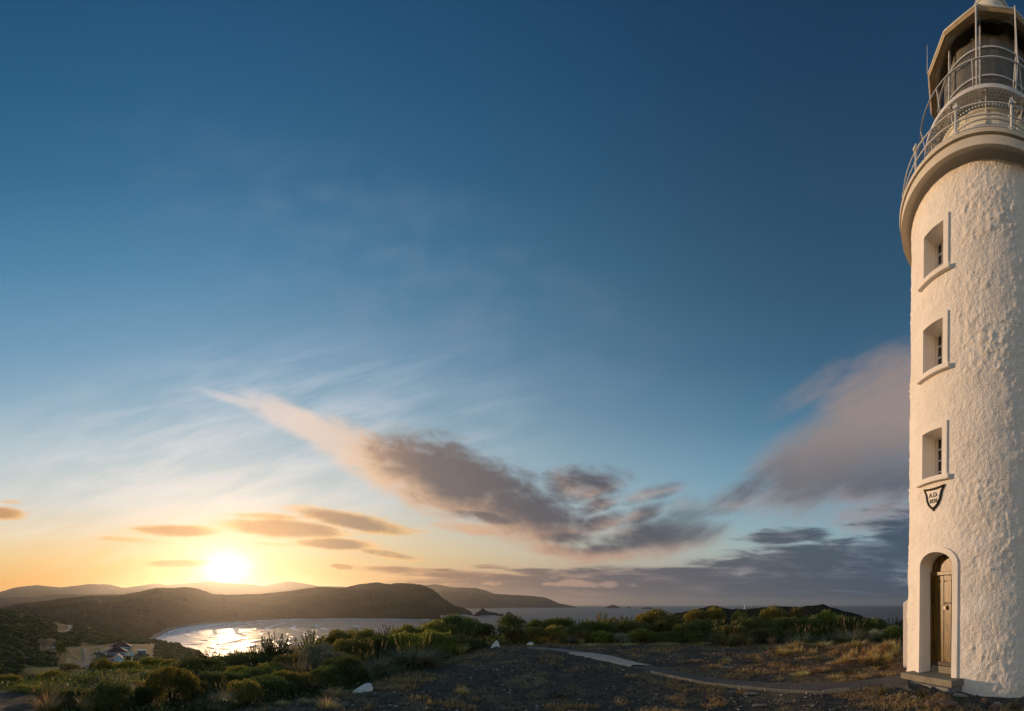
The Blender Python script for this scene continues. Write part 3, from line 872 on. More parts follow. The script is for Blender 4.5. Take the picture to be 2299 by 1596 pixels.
EDGE = ([-400, 60, 90, 130, 300, 450, 560, 800, 950, 1110, 1300, 2050, 2300], [9, 9, 9, 6.0, 6.0, 6.4, 6.9, 8.0, 10.4, 14.4, 15.4, 15.4, 18])
def edge_r(px): return np.interp(px, *EDGE)
MOUNDS = []      # (x, y, radius, height) turf humps on the gravel, filled below
def ground_z(x, y):
    x = np.asarray(x, float); y = np.asarray(y, float)
    r = np.hypot(x, y); px = CX+F*np.arctan2(x, y)
    z = ground_base(px, r)
    near = np.exp(-np.clip(r-14, 0, 99)/8)
    z = z+near*(.022*fbm(x*1.1, y*1.1, 0, 3)+.010*fbm(x*5, y*5, 3, 2))
    amp = sstep(r, 20, 200)*2.0
    z = z+amp*fbm(x/60, y/60, 7, 3)*(1-lawn(px, r))
    for (mx, my, mr, mh) in MOUNDS:
        d2 = ((x-mx)**2+(y-my)**2)/(mr*mr)
        z = z+mh*np.exp(-d2*1.6)*(d2 < 6)
    return z
def lawn(px, r):
    y = Y0+F*(36.7)/np.clip(r, 100, 2000)
    a = sstep(px, 40, 80)*sstep(px, 240, 205)*sstep(y, 1496, 1500)*sstep(y, 1520, 1515)
    b = sstep(px, 148, 156)*sstep(px, 345, 325)*sstep(y, 1449, 1453)*sstep(y, 1500, 1496)
    return np.clip(np.maximum(a, b), 0, 1)
def gp(x, y, it=30):
    """the point of the ground seen at picture position (x, y)"""
    r = 8.0
    a = azi(x); lo, hi = 2.0, 880.0
    rs = np.geomspace(2, 880, 2600)
    zz = ground_z(rs*math.sin(a), rs*math.cos(a))
    yy = Y0-(zz-EYE)/rs*F
    k = np.argmax(yy <= y)
    r = rs[max(k, 0)]
    return Vector((r*math.sin(a), r*math.cos(a), float(zz[k])))
def on(x, r):
    a = azi(x); X, Y = r*math.sin(a), r*math.cos(a)
    return Vector((X, Y, float(ground_z(X, Y))))

# humps of turf and bare soil between the path and the hedge
_rm = random.Random(5)
for (mx, my, w, h) in [(1930, 1462, 90, .26), (1985, 1470, 60, .30), (1890, 1468, 50, .22), (1790, 1455, 70, .16), (1850, 1452, 50, .14), (1740, 1470, 55, .15), (1700, 1478, 60, .10),
                       (1960, 1486, 70, .20), (1900, 1492, 60, .12), (1840, 1500, 70, .08), (1630, 1470, 30, .10), (2010, 1500, 40, .10), (1540, 1460, 60, .06), (1760, 1492, 60, .07)]:
    q = gp(mx, my); MOUNDS.append((q.x, q.y, w/F*math.hypot(q.x, q.y)*.6, h))

def terrain():
    px = np.unique(np.concatenate([np.arange(-1804, -40, 60), np.arange(-40, 2360, 3.2), np.arange(2360, 4100, 60)]))
    r = np.concatenate([np.geomspace(.5, 5, 14)[:-1], np.geomspace(5, 20, 170)[:-1], np.geomspace(20, 900, 230)])
    Pp, Rr = np.meshgrid(px, r)
    a = (Pp-CX)/F
    X = Rr*np.sin(a); Y = Rr*np.cos(a)
    Z = ground_z(X, Y)
    V = np.stack([X, Y, Z], -1).reshape(-1, 3)
    Q = grid_faces(len(r), len(px), True)
    o = np_mesh('ground', V, Q, None, None, True)
    z = np.zeros((len(V), 4), np.float32); z[:, 3] = 1
    gr = sstep(Rr, edge_r(Pp)*1.03, edge_r(Pp)*.97)
    z[:, 0] = gr.ravel(); z[:, 1] = lawn(Pp, Rr).ravel()
    soil = sstep(Pp, 1560, 1760)*sstep(Rr, 8.2, 9.4)*gr
    mound = np.zeros_like(X)
    for (mx, my, mr, mh) in MOUNDS: mound = np.maximum(mound, np.exp(-((X-mx)**2+(Y-my)**2)/(mr*mr)*1.3)*min(1, mh/.14))
    z[:, 2] = np.clip(soil*.45+mound*.8, 0, 1).ravel()
    at_ = o.data.color_attributes.new('zone', 'FLOAT_COLOR', 'POINT')
    at_.data.foreach_set('color', z.ravel())
    m = bpy.data.materials.new('ground_surface'); m.use_nodes = True
    T = NT(m.node_tree); bs = principled(m)
    bs.inputs['Roughness'].default_value = .95; bs.inputs['Specular IOR Level'].default_value = .1
    at_n = T.node('ShaderNodeAttribute', attribute_name='zone')
    zr, zg, zb = T.sep(at_n.outputs['Color'])
    co = T.coord('Object')
    n1 = T.noise(co, .9, 4, .6); n2 = T.noise(co, 28, 4, .7); n3 = T.noise(co, 5.0, 5, .65); n4 = T.noise(co, .035, 4, .6); n5 = T.noise(co, .30, 5, .7)
    v = T.voro(co, 34)
    grav = T.ramp(n2, [(.30, (.028, .0245, .021, 1)), (.52, (.074, .066, .056, 1)), (.72, (.17, .152, .13, 1))])
    grav = T.mix(T.mul(T.m('LESS_THAN', v, .12), T.ss(n2, .5, .62)), grav, (.26, .25, .23, 1))
    straw = T.ss(T.add(n1, T.mul(n3, .55)), .72, .95)
    grav = T.mix(T.mul(straw, .75), grav, T.ramp(n2, [(.3, (.11, .080, .040, 1)), (.7, (.32, .24, .12, 1))]))
    soil_c = T.ramp(n3, [(.3, (.075, .042, .022, 1)), (.7, (.20, .115, .06, 1))])
    grav = T.mix(T.mul(zb, T.ss(n3, .25, .55)), grav, soil_c)
    lawn_c = T.mix(T.ss(n5, .35, .65), (.078, .096, .028, 1), (.17, .138, .040, 1))
    scrub_c = T.mix(T.ss(n5, .35, .68), (.020, .029, .007, 1), (.036, .047, .012, 1))
    scrub_c = T.mix(T.mul(T.ss(n4, .45, .7), .12), scrub_c, (.065, .060, .022, 1))
    c = T.mix(zr, T.mix(zg, scrub_c, lawn_c), grav)
    T.set(bs.inputs['Base Color'], c)
    h = T.add(T.mul(n2, .5), T.mul(T.sub(1.0, v), .5))
    b1 = T.bump(h, .9, .03)
    far = T.noise(co, .8, 5, .65)
    T.set(bs.inputs['Normal'], T.bump(far, .8, .25, b1))
    o.data.materials.append(m)
    tag(o, kind='structure')
    return o
GROUND = terrain()

# ------------------------------------------------------------------ hills across the bay
def hill_mat(name, dark, lite, sc, warm=None, rock=None):
    m = bpy.data.materials.new(name); m.use_nodes = True
    T = NT(m.node_tree); bs = principled(m)
    bs.inputs['Roughness'].default_value = 1; bs.inputs['Specular IOR Level'].default_value = .02
    co = T.coord('Object')
    n = T.noise(co, sc, 5, .65); n2 = T.noise(co, sc/9, 4, .6)
    c = T.ramp(n, [(.32, (*dark, 1)), (.68, (*lite, 1))])
    if warm: c = T.mix(T.mul(T.ss(n2, .4, .7), .6), c, (*warm, 1))
    if rock:
        geo = T.node('ShaderNodeNewGeometry')
        nz = T.sep(geo.outputs['Normal'])[2]
        pz = T.sep(geo.outputs['Position'])[2]
        k = T.mx(T.ss(T.add(nz, T.mul(n, .3)), .80, .60), T.ss(T.add(pz, T.mul(n2, 30.0)), ZS+28, ZS+14))
        c = T.mix(k, c, T.ramp(T.noise(T.mapping(co, scale=(1, 1, .35)), sc*1.3, 5, .7), [(.3, (.030, .022, .017, 1)), (.7, (.10, .072, .055, 1))]))
    T.set(bs.inputs['Base Color'], c)
    T.set(bs.inputs['Normal'], T.bump(T.add(n, T.mul(n2, 2.0)), 1.0, 4.0))
    return m
M_SCRUB = hill_mat('far_scrub', (.030, .026, .012), (.075, .060, .028), .10, (.09, .062, .03))
M_HEAD = hill_mat('headland_scrub', (.020, .017, .009), (.085, .066, .032), .06, (.10, .066, .032), rock=True)
M_FAR = hill_mat('distant_forest', (.035, .033, .028), (.06, .055, .045), .012)
def hill(name, ridge, rr, rs, zbase, material, noise_amp=6.0, ns=160.0, prof=.85, step=2.2, back=.35, rough=1.2, nr=70):
    """a ridge seen along (px, y) at distance rr (a number or px table), with a shore at rs"""
    px = np.arange(ridge[0][0], ridge[-1][0]+.1, step)
    yr = np.interp(px, [p[0] for p in ridge], [p[1] for p in ridge])
    k = np.array([1, 2, 3, 2, 1])/9.0
    yr = np.convolve(np.pad(yr, 2, 'edge'), k, 'valid')
    tab = lambda q: np.interp(px, [p[0] for p in q], [p[1] for p in q]) if isinstance(q, list) else np.full(len(px), float(q))
    RR = tab(rr); RS = tab(rs); ZB = tab(zbase)
    zr = EYE+(Y0-yr)*RR/F
    zr = np.maximum(zr, ZB-2)
    t = np.concatenate([np.linspace(-.06, 0, 3)[:-1], np.linspace(0, 1, nr), 1+np.geomspace(.02, back, 14)])
    Tt, Pp = np.meshgrid(t, px, indexing='ij')
    kk = np.exp(-np.linspace(-2, 2, 2*int(40/step)+1)**2); kk /= kk.sum(); hk = len(kk)//2
    RSs = np.convolve(np.pad(RS, hk, 'edge'), kk, 'valid')
    bb = np.clip(Tt*5, 0, 1); RSm = RS*(1-bb)+RSs*bb
    Rg = RSm+(RR-RSm)*Tt
    s = np.clip(Tt, 0, 1)
    f = np.where(Tt <= 1, np.sign(Tt)*np.abs(Tt)**prof, 1-((Tt-1)/back)**1.3*1.1)
    Z = ZB+(zr-ZB)*f
    Z = np.where(Tt < 0, ZB-12, Z)
    a = (Pp-CX)/F
    X = Rg*np.sin(a); Y = Rg*np.cos(a)
    hgt = np.clip((zr-ZB), 0, 40)/40
    Z = Z+noise_amp*fbm(X/ns, Y/ns, 2, 4)*np.where(Tt <= 1, np.sin(PI*np.clip(s*.97, 0, 1)), 0)*hgt
    gul = np.abs(fbm(Pp/34, s*1.5, 5, 3))
    Z = Z-noise_amp*.35*(1-gul*3).clip(0, 1)*np.sin(PI*s)*hgt
    Z = Z+rough*fbm(X/9, Y/9, 4, 2)*(s > .05)*np.minimum(1, hgt*2)
    V = np.stack([X, Y, Z], -1).reshape(-1, 3)
    o = np_mesh(name, V, grid_faces(len(t), len(px)), material, None, True)
    tag(o, kind='structure')
    return o
RIDGE_A = [(-160, 1326), (-60, 1334), (0, 1328.8), (36, 1318.5), (83, 1313.4), (136, 1318.5), (202, 1310.5), (244, 1311.7), (278, 1319.5), (346, 1310), (378, 1313), (446, 1306.8), (471, 1304.4), (505, 1308.5), (559, 1311), (593, 1315.4), (645, 1304), (693, 1311.3), (720, 1316), (768, 1316.2), (830, 1326), (900, 1350)]
hill('far_hills', RIDGE_A, 8200, 6400, ZS, M_FAR, 40, 700, step=3, nr=50, rough=7)
RIDGE_A2 = [(-160, 1345), (-40, 1344), (0, 1342), (44, 1340), (78, 1341), (105, 1335), (156, 1332.5), (183, 1333.7), (268, 1333.0), (330, 1340), (380, 1352)]
hill('middle_hills', RIDGE_A2, 4600, 3500, ZS, M_FAR, 26, 400, step=2.5, nr=50, rough=4)
RIDGE_C = [(-160, 1374), (-60, 1368), (5, 1363), (49, 1353), (83, 1350.8), (137, 1343.5), (200, 1337.3), (268, 1336), (315, 1327.6), (354, 1318.3), (381, 1319.5), (415, 1317.8), (440, 1320.3), (460, 1327), (478, 1333.7), (512, 1335), (561, 1333.7), (586, 1332.8), (653, 1326), (709, 1318), (733, 1317.5), (763, 1319), (800, 1321.5), (854, 1324.8), (895, 1334), (935, 1342), (950, 1347), (967, 1355.7), (978, 1364), (986, 1374.5), (990, 1390), (992, 1396)]
RS_C = [(-160, 690), (180, 690), (290, 712), (340, 770), (360, 850), (380, 1010), (439, 1245), (505, 1400), (561, 1500), (634, 1680), (774, 1770), (854, 1720), (989, 1650), (992, 1650)]
RR_C = [(-160, 1900), (200, 1900), (344, 2000), (440, 2100), (561, 2250), (709, 2400), (854, 2350), (935, 2050), (975, 1800), (992, 1670)]
hill('headland', RIDGE_C, RR_C, RS_C, [(-160, -46), (240, -46), (300, -49), (356, ZS+.8), (992, ZS+.8)], M_HEAD, 17, 260, .74, step=1.6, rough=2.0, nr=110)
RIDGE_C2 = [(700, 1330), (774, 1318.6), (806, 1311.3), (846, 1306.5), (876, 1311.3), (889, 1308.7), (920, 1309.5), (948, 1312.7), (972, 1323.4), (994, 1342), (1021, 1360), (1042, 1365), (1055, 1371), (1062, 1379), (1066, 1384)]
hill('outer_headland', RIDGE_C2, [(700, 2950), (948, 2900), (1021, 2600), (1066, 2420)], [(700, 2500), (1066, 2380)], ZS+.5, M_HEAD, 16, 240, .7, step=1.4, rough=2.0)
RIDGE_B = [(900, 1325), (959, 1312.7), (978, 1311.3), (1015, 1318), (1069, 1319.4), (1090, 1325), (1110, 1332.5), (1152, 1335.4), (1191, 1337.3), (1225, 1341), (1240, 1347), (1254, 1354), (1272, 1357.5), (1290, 1361.5), (1296, 1364)]
hill('distant_cape', RIDGE_B, 9600, 8800, ZS, M_FAR, 40, 600, step=2, nr=40, rough=6)
RIDGE_B2 = [(900, 1330), (1002, 1327.5), (1042, 1327.5), (1082, 1334), (1105, 1346), (1118, 1357), (1124, 1365)]
hill('nearer_cape', RIDGE_B2, 7600, 6900, ZS, M_FAR, 30, 500, step=2, nr=40, rough=5)
RIDGE_R = [(1460, 1402), (1515, 1377.6), (1552, 1370), (1575, 1364), (1596, 1359.8), (1610, 1360.2), (1620, 1363), (1640, 1366.5), (1672, 1367.9), (1700, 1365.5), (1723, 1363), (1759, 1360.5), (1780, 1362.5), (1796, 1364.7), (1808, 1360.5), (1852, 1357.4), (1862, 1361.8), (1906, 1374), (1952, 1387.4), (1985, 1402)]
M_RHILL = hill_mat('dark_heath', (.012, .013, .008), (.032, .030, .016), .22)
hill('heath_hill', RIDGE_R, 720, 430, -48, M_RHILL, 5, 70, .8, step=1.2, rough=1.4)

# beach curving round the head of the bay
def beach():
    px = np.arange(343, 640, 1.5); rs = np.interp(px, [p[0] for p in RS_C], [p[1] for p in RS_C])
    w = np.interp(px, [343, 352, 380, 440, 520, 560, 640], [70, 60, 46, 42, 34, 12, 4])
    t = np.linspace(0, 1, 9)
    Tt, Pp = np.meshgrid(t, px, indexing='ij')
    Rg = rs+14-(w+14)*Tt+4*fbm(Pp/9, Tt*2, 1, 2)
    a = (Pp-CX)/F
    Z = ZS+5.2-5.6*Tt**.7
    o = np_mesh('beach', np.stack([Rg*np.sin(a), Rg*np.cos(a), Z], -1).reshape(-1, 3), grid_faces(9, len(px)), None, None, True)
    m = mat('beach_sand', (.36, .27, .18), .9, .15, var=.2, vscale=.06)
    o.data.materials.append(m); tag(o, kind='structure')
beach()

# ------------------------------------------------------------------ sea
def sea():
    px = np.concatenate([np.arange(-1804, 300, 40), np.arange(300, 2100, 6), np.arange(2100, 4100, 40)])
    r = np.geomspace(180, 31000, 220)
    Pp, Rr = np.meshgrid(px, r); a = (Pp-CX)/F
    V = np.stack([Rr*np.sin(a), Rr*np.cos(a), np.full_like(a, ZS)], -1).reshape(-1, 3)
    o = np_mesh('sea', V, grid_faces(len(r), len(px), True), None, None, True)
    m = bpy.data.materials.new('sea_water'); m.use_nodes = True
    T = NT(m.node_tree); bs = principled(m)
    bs.inputs['IOR'].default_value = 1.33; bs.inputs['Specular IOR Level'].default_value = .5
    co = T.coord('Object')
    x, y, z = T.sep(co)
    tip = (-560.0, 505.0); nn = (.80, .60)
    q = T.add(T.mul(T.sub(x, tip[0]), nn[0]), T.mul(T.sub(y, tip[1]), nn[1]))       # metres out from the beach
    lng = T.add(T.mul(T.sub(x, tip[0]), -nn[1]), T.mul(T.sub(y, tip[1]), nn[0]))
    warp = T.noise(co, .006, 3, .5)
    ph = T.add(T.mul(q, .019), T.mul(T.sub(warp, .5), 5.0))
    sw = T.m('FRACT', ph)
    crest = T.mul(T.ss(sw, 0.0, .16), T.ss(sw, .75, .18))                            # steep face, long back
    inner = T.ss(q, 520.0, 120.0)
    brk = T.ss(T.noise(co, .012, 3, .6), .40, .60)
    wave_h = T.mul(T.mul(crest, T.add(T.mul(inner, .9), .10)), T.mad(brk, .8, .2))
    chop = T.add(T.mul(T.noise(T.mapping(co, rot=(0, 0, .93), scale=(3.0, .9, 1), vt='TEXTURE'), .06, 4, .6), 1.0), T.mul(T.noise(co, .30, 3, .6), .22))
    foam_n = T.noise(T.mapping(co, rot=(0, 0, .64), scale=(.5, 1.5, 1)), .05, 6, .7)
    edge = T.mul(T.ss(T.add(q, T.mul(T.sub(foam_n, .5), 220.0)), 190.0, 10.0), .9)
    wl = T.mul(T.mul(T.ss(sw, .14, .26), T.ss(sw, .60, .26)), T.mul(T.ss(q, 420.0, 150.0), T.ss(T.add(foam_n, T.mul(brk, .15)), .48, .66)))
    patch = T.mul(T.ss(T.noise(co, .009, 6, .72), .60, .74), T.ss(q, 2200.0, 800.0))
    foam = T.mx(T.mx(edge, T.mul(wl, .9)), T.mul(patch, .30))
    c = T.mix(foam, T.mix(T.ss(q, 900.0, 100.0), (.055, .060, .068, 1), (.15, .135, .125, 1)), (.80, .76, .74, 1))
    T.set(bs.inputs['Base Color'], c)
    T.set(bs.inputs['Roughness'], T.mad(foam, .3, .44))
    b1 = T.bump(chop, .9, 2.4)
    T.set(bs.inputs['Normal'], T.bump(wave_h, 1.0, 5.5, b1))
    o.data.materials.append(m)
    tag(o, kind='structure')
sea()

def surf():
    m = bpy.data.materials.new('surf_foam'); m.use_nodes = True
    nt = m.node_tree; T = NT(nt); bs = principled(m); out = nt.nodes['Material Output']
    bs.inputs['Base Color'].default_value = (.85, .83, .82, 1); bs.inputs['Roughness'].default_value = .9
    uv = T.node('ShaderNodeAttribute', attribute_name='across').outputs['Fac']
    co = T.coord('Object')
    n = T.noise(co, .035, 5, .7); n2 = T.noise(co, .012, 3, .6)
    a = T.ss(T.add(T.add(T.mul(n, .9), T.mul(n2, .7)), T.mul(uv, .75)), 1.10, 1.42)
    tr = T.node('ShaderNodeBsdfTransparent'); mx = T.node('ShaderNodeMixShader'); T.set(mx.inputs[0], a)
    nt.links.new(tr.outputs[0], mx.inputs[1]); nt.links.new(bs.outputs[0], mx.inputs[2]); nt.links.new(mx.outputs[0], out.inputs[0])
    Vs = []; Qs = []; U = []; o = 0
    def strip(P, N, d, w, hgt):
        nonlocal o
        n = len(P); k = 7
        t = np.linspace(0, 1, k)
        s = np.cumsum(np.r_[0, np.linalg.norm(np.diff(P, axis=0), axis=1)])
        off = d+14*fbm(s/90, s*0+d, 3, 3)+.10*d*fbm(s/260, s*0+d*2, 5, 2)
        w = w*(.6+.9*np.abs(fbm(s/70, s*0+d, 9, 2))*2)
        pts = P[:, None, :]+N[:, None, :]*(off[:, None]+w[:, None]*(t-.5)[None])[..., None]
        z = ZS+.25+hgt*np.exp(-((t-.40)/.22)**2)[None]*np.ones((n, 1))
        Vs.append(np.concatenate([pts, z[..., None]], -1).reshape(-1, 3)); Qs.append(grid_faces(n, k)+o); o += n*k
        fade = np.minimum(1, np.minimum(s, s[-1]-s)/60)
        U.append(((1-np.abs(t-.5)*2)[None]*fade[:, None]).ravel())
    px = np.linspace(350, 548, 90); rs = np.interp(px, [p[0] for p in RS_C], [p[1] for p in RS_C]); a = (px-CX)/F
    P = np.stack([rs*np.sin(a), rs*np.cos(a)], 1); N = np.tile([.80, .60], (90, 1))
    for d, w, i0, i1, hh in ((22, 34, 0, 90, .5), (62, 30, 0, 86, 1.0), (112, 34, 2, 70, 1.4), (168, 30, 0, 60, 1.5), (236, 36, 6, 64, 1.6), (310, 30, 0, 44, 1.5), (395, 34, 10, 56, 1.4), (500, 30, 4, 38, 1.2)):
        strip(P[i0:i1], N[i0:i1], d, w*.8, hh*.5)
    px = np.linspace(560, 990, 160); rs = np.interp(px, [p[0] for p in RS_C], [p[1] for p in RS_C]); a = (px-CX)/F
    strip(np.stack([rs*np.sin(a), rs*np.cos(a)], 1), -np.stack([np.sin(a), np.cos(a)], 1), 26, 66, 2.2)
    px = np.linspace(990, 1068, 40); a = (px-CX)/F; rs = np.full(40, 2385.0)
    strip(np.stack([rs*np.sin(a), rs*np.cos(a)], 1), -np.stack([np.sin(a), np.cos(a)], 1), 40, 110, 3.5)
    px = np.linspace(1062, 1136, 40); a = (px-CX)/F; rs = np.full(40, 2230.0)
    strip(np.stack([rs*np.sin(a), rs*np.cos(a)], 1), -np.stack([np.sin(a), np.cos(a)], 1), 40, 90, 3.0)
    ob = np_mesh('surf', np.concatenate(Vs), np.concatenate(Qs), m, None, True)
    at_ = ob.data.attributes.new('across', 'FLOAT', 'POINT'); at_.data.foreach_set('value', np.concatenate(U).astype(np.float32))
    tag(ob, kind='stuff')
surf()

# ------------------------------------------------------------------ rocks in the sea
M_ROCK = hill_mat('sea_rock', (.018, .016, .015), (.07, .06, .052), .12)
def sea_rock(name, label, prof, depth, ybase, group=None):
    """prof: (px, y) outline of a rock standing in the sea, given its own distance and depth"""
    r = (EYE-ZS)*F/(ybase-Y0)
    px = np.linspace(prof[0][0], prof[-1][0], 46)
    yy = np.interp(px, [p[0] for p in prof], [p[1] for p in prof])
    t = np.linspace(-1, 1, 21)
    Tt, Pp = np.meshgrid(t, px, indexing='ij')
    H = (ybase-yy)*r/F
    cx = (px[0]+px[-1])/2; Rg = r+Tt*depth
    a = (Pp-CX)/F
    X = Rg*np.sin(a); Y = Rg*np.cos(a)
    fall = np.clip(1-np.abs(Tt)**1.6, 0, 1)
    Z = H*fall+H.max()*.10*fbm(X/(depth*.35), Y/(depth*.35), 3, 4)*np.minimum(1, H/H.max()*3)*fall
    Z = np.where(fall <= 0.02, -4, Z)
    c = Vector((r*math.sin(azi(cx)), r*math.cos(azi(cx)), ZS))
    V = np.stack([X-c.x, Y-c.y, Z-.6], -1).reshape(-1, 3)
    o = np_mesh(name, V, grid_faces(21, 46), M_ROCK, None, True)
    o.location = c
    tag(o, label, 'rock', group)
    return o
sea_rock('sea_stack', 'peaked dark sea stack just off the tip of the outer headland', [(1062, 1382), (1070, 1374), (1077, 1371), (1083.5, 1364), (1090, 1369), (1100, 1374), (1115, 1375.5), (1120, 1379), (1127, 1376), (1132, 1383)], 60, 1382.5, 'rocks standing in the sea')
sea_rock('sea_stack', 'small leaning dark rock in the sea behind the tall shrub at the track end', [(1134, 1383), (1138, 1375), (1142, 1372), (1148, 1376), (1156, 1381), (1161, 1384)], 30, 1383.5, 'rocks standing in the sea')
sea_rock('sea_stack', 'low jagged reef at the foot of the headland cliff, behind the big dome shrub', [(982, 1393), (988, 1390.5), (995, 1388.5), (999, 1389), (1003, 1387), (1010, 1389), (1016, 1388), (1020, 1391), (1030, 1393)], 30, 1393, 'rocks standing in the sea')
sea_rock('island', 'largest rounded island far out on the sea horizon', [(1355, 1365), (1362, 1362), (1370, 1359), (1376, 1357.2), (1384, 1359), (1390, 1362), (1393, 1365)], 260, 1364.8, 'islands on the sea horizon')
sea_rock('island', 'tiny rock islet between the two larger islands on the horizon', [(1407, 1365.5), (1410, 1363), (1413, 1361.5), (1416, 1364), (1418, 1365.5)], 60, 1365.3, 'islands on the sea horizon')
sea_rock('island', 'flat-topped low island right of the tiny islet on the horizon', [(1439, 1367), (1443, 1363.5), (1450, 1363.8), (1456, 1362.6), (1461, 1364), (1465, 1367)], 120, 1366.6, 'islands on the sea horizon')

# ------------------------------------------------------------------ sea air
def haze():
    o = MB().box((0, 0, (480+ZS-90)/2), (64000, 64000, 480-(ZS-90))).build('haze', None)
    m = bpy.data.materials.new('sea_haze'); m.use_nodes = True
    nt = m.node_tree; nt.nodes.remove(nt.nodes['Principled BSDF'])
    v = nt.nodes.new('ShaderNodeVolumePrincipled')
    v.inputs['Color'].default_value = (.97, .95, .93, 1)
    v.inputs['Density'].default_value = HAZE_D
    v.inputs['Anisotropy'].default_value = .76
    nt.links.new(v.outputs[0], nt.nodes['Material Output'].inputs['Volume'])
    o.data.materials.append(m)
    tag(o, kind='stuff')
HAZE_D = 2.6e-5
haze()

# ------------------------------------------------------------------ foliage materials
def leaf_mat(name, stops, trans=.45, gloss=.12, hue=.03):
    m = bpy.data.materials.new(name); m.use_nodes = True
    nt = m.node_tree; T = NT(nt); out = nt.nodes['Material Output']; nt.nodes.remove(nt.nodes['Principled BSDF'])
    geo = T.node('ShaderNodeNewGeometry'); oi = T.node('ShaderNodeObjectInfo')
    c = T.ramp(geo.outputs['Random Per Island'], [(p, (*q, 1)) for p, q in stops])
    hs = T.node('ShaderNodeHueSaturation'); T.set(hs.inputs['Color'], c)
    T.set(hs.inputs['Hue'], T.mad(oi.outputs['Random'], hue*2, .5-hue)); T.set(hs.inputs['Value'], T.mad(oi.outputs['Random'], .5, .75))
    c = hs.outputs[0]
    d = T.node('ShaderNodeBsdfDiffuse'); T.set(d.inputs[0], c)
    t = T.node('ShaderNodeBsdfTranslucent'); T.set(t.inputs[0], T.mix(1.0, c, (1.5, 1.35, .8, 1), 'MULTIPLY'))
    g = T.node('ShaderNodeBsdfGlossy'); g.inputs['Roughness'].default_value = .42; g.inputs[0].default_value = (.7, .7, .65, 1)
    a = T.node('ShaderNodeMixShader'); a.inputs[0].default_value = trans
    b = T.node('ShaderNodeMixShader'); b.inputs[0].default_value = gloss*.5
    L = nt.links.new
    L(d.outputs[0], a.inputs[1]); L(t.outputs[0], a.inputs[2]); L(a.outputs[0], b.inputs[1]); L(g.outputs[0], b.inputs[2]); L(b.outputs[0], out.inputs[0])
    return m
L_GREEN = leaf_mat('green_leaf', [(0, (0.059, 0.080, 0.015)), (.55, (0.164, 0.181, 0.036)), (.85, (0.285, 0.279, 0.049)), (1, (0.448, 0.372, 0.068))])
L_DARK = leaf_mat('dark_leaf', [(0, (0.034, 0.054, 0.015)), (.6, (0.095, 0.127, 0.029)), (1, (0.211, 0.226, 0.053))], .28)
L_OLIVE = leaf_mat('olive_leaf', [(0, (0.073, 0.075, 0.021)), (.6, (0.181, 0.174, 0.047)), (1, (0.340, 0.286, 0.085))])
L_GREY = leaf_mat('grey_green_leaf', [(0, (0.101, 0.122, 0.081)), (.6, (0.225, 0.256, 0.181)), (1, (0.406, 0.420, 0.305))], .2)
L_BLADE = leaf_mat('tussock_blade', [(0, (.055, .068, .030)), (.5, (.16, .16, .085)), (.8, (.34, .30, .18)), (1, (.55, .46, .31))], .38, .2)
L_DRY = leaf_mat('dry_blade', [(0, (0.197, 0.143, 0.063)), (.5, (0.477, 0.353, 0.157)), (1, (0.785, 0.611, 0.326))], .38)
L_SEED = leaf_mat('seed_head_brown', [(0, (.24, .17, .09)), (1, (.50, .38, .23))], .3)
M_STEM = mat('shrub_stem', (.045, .032, .022), .9, .1, var=.3)

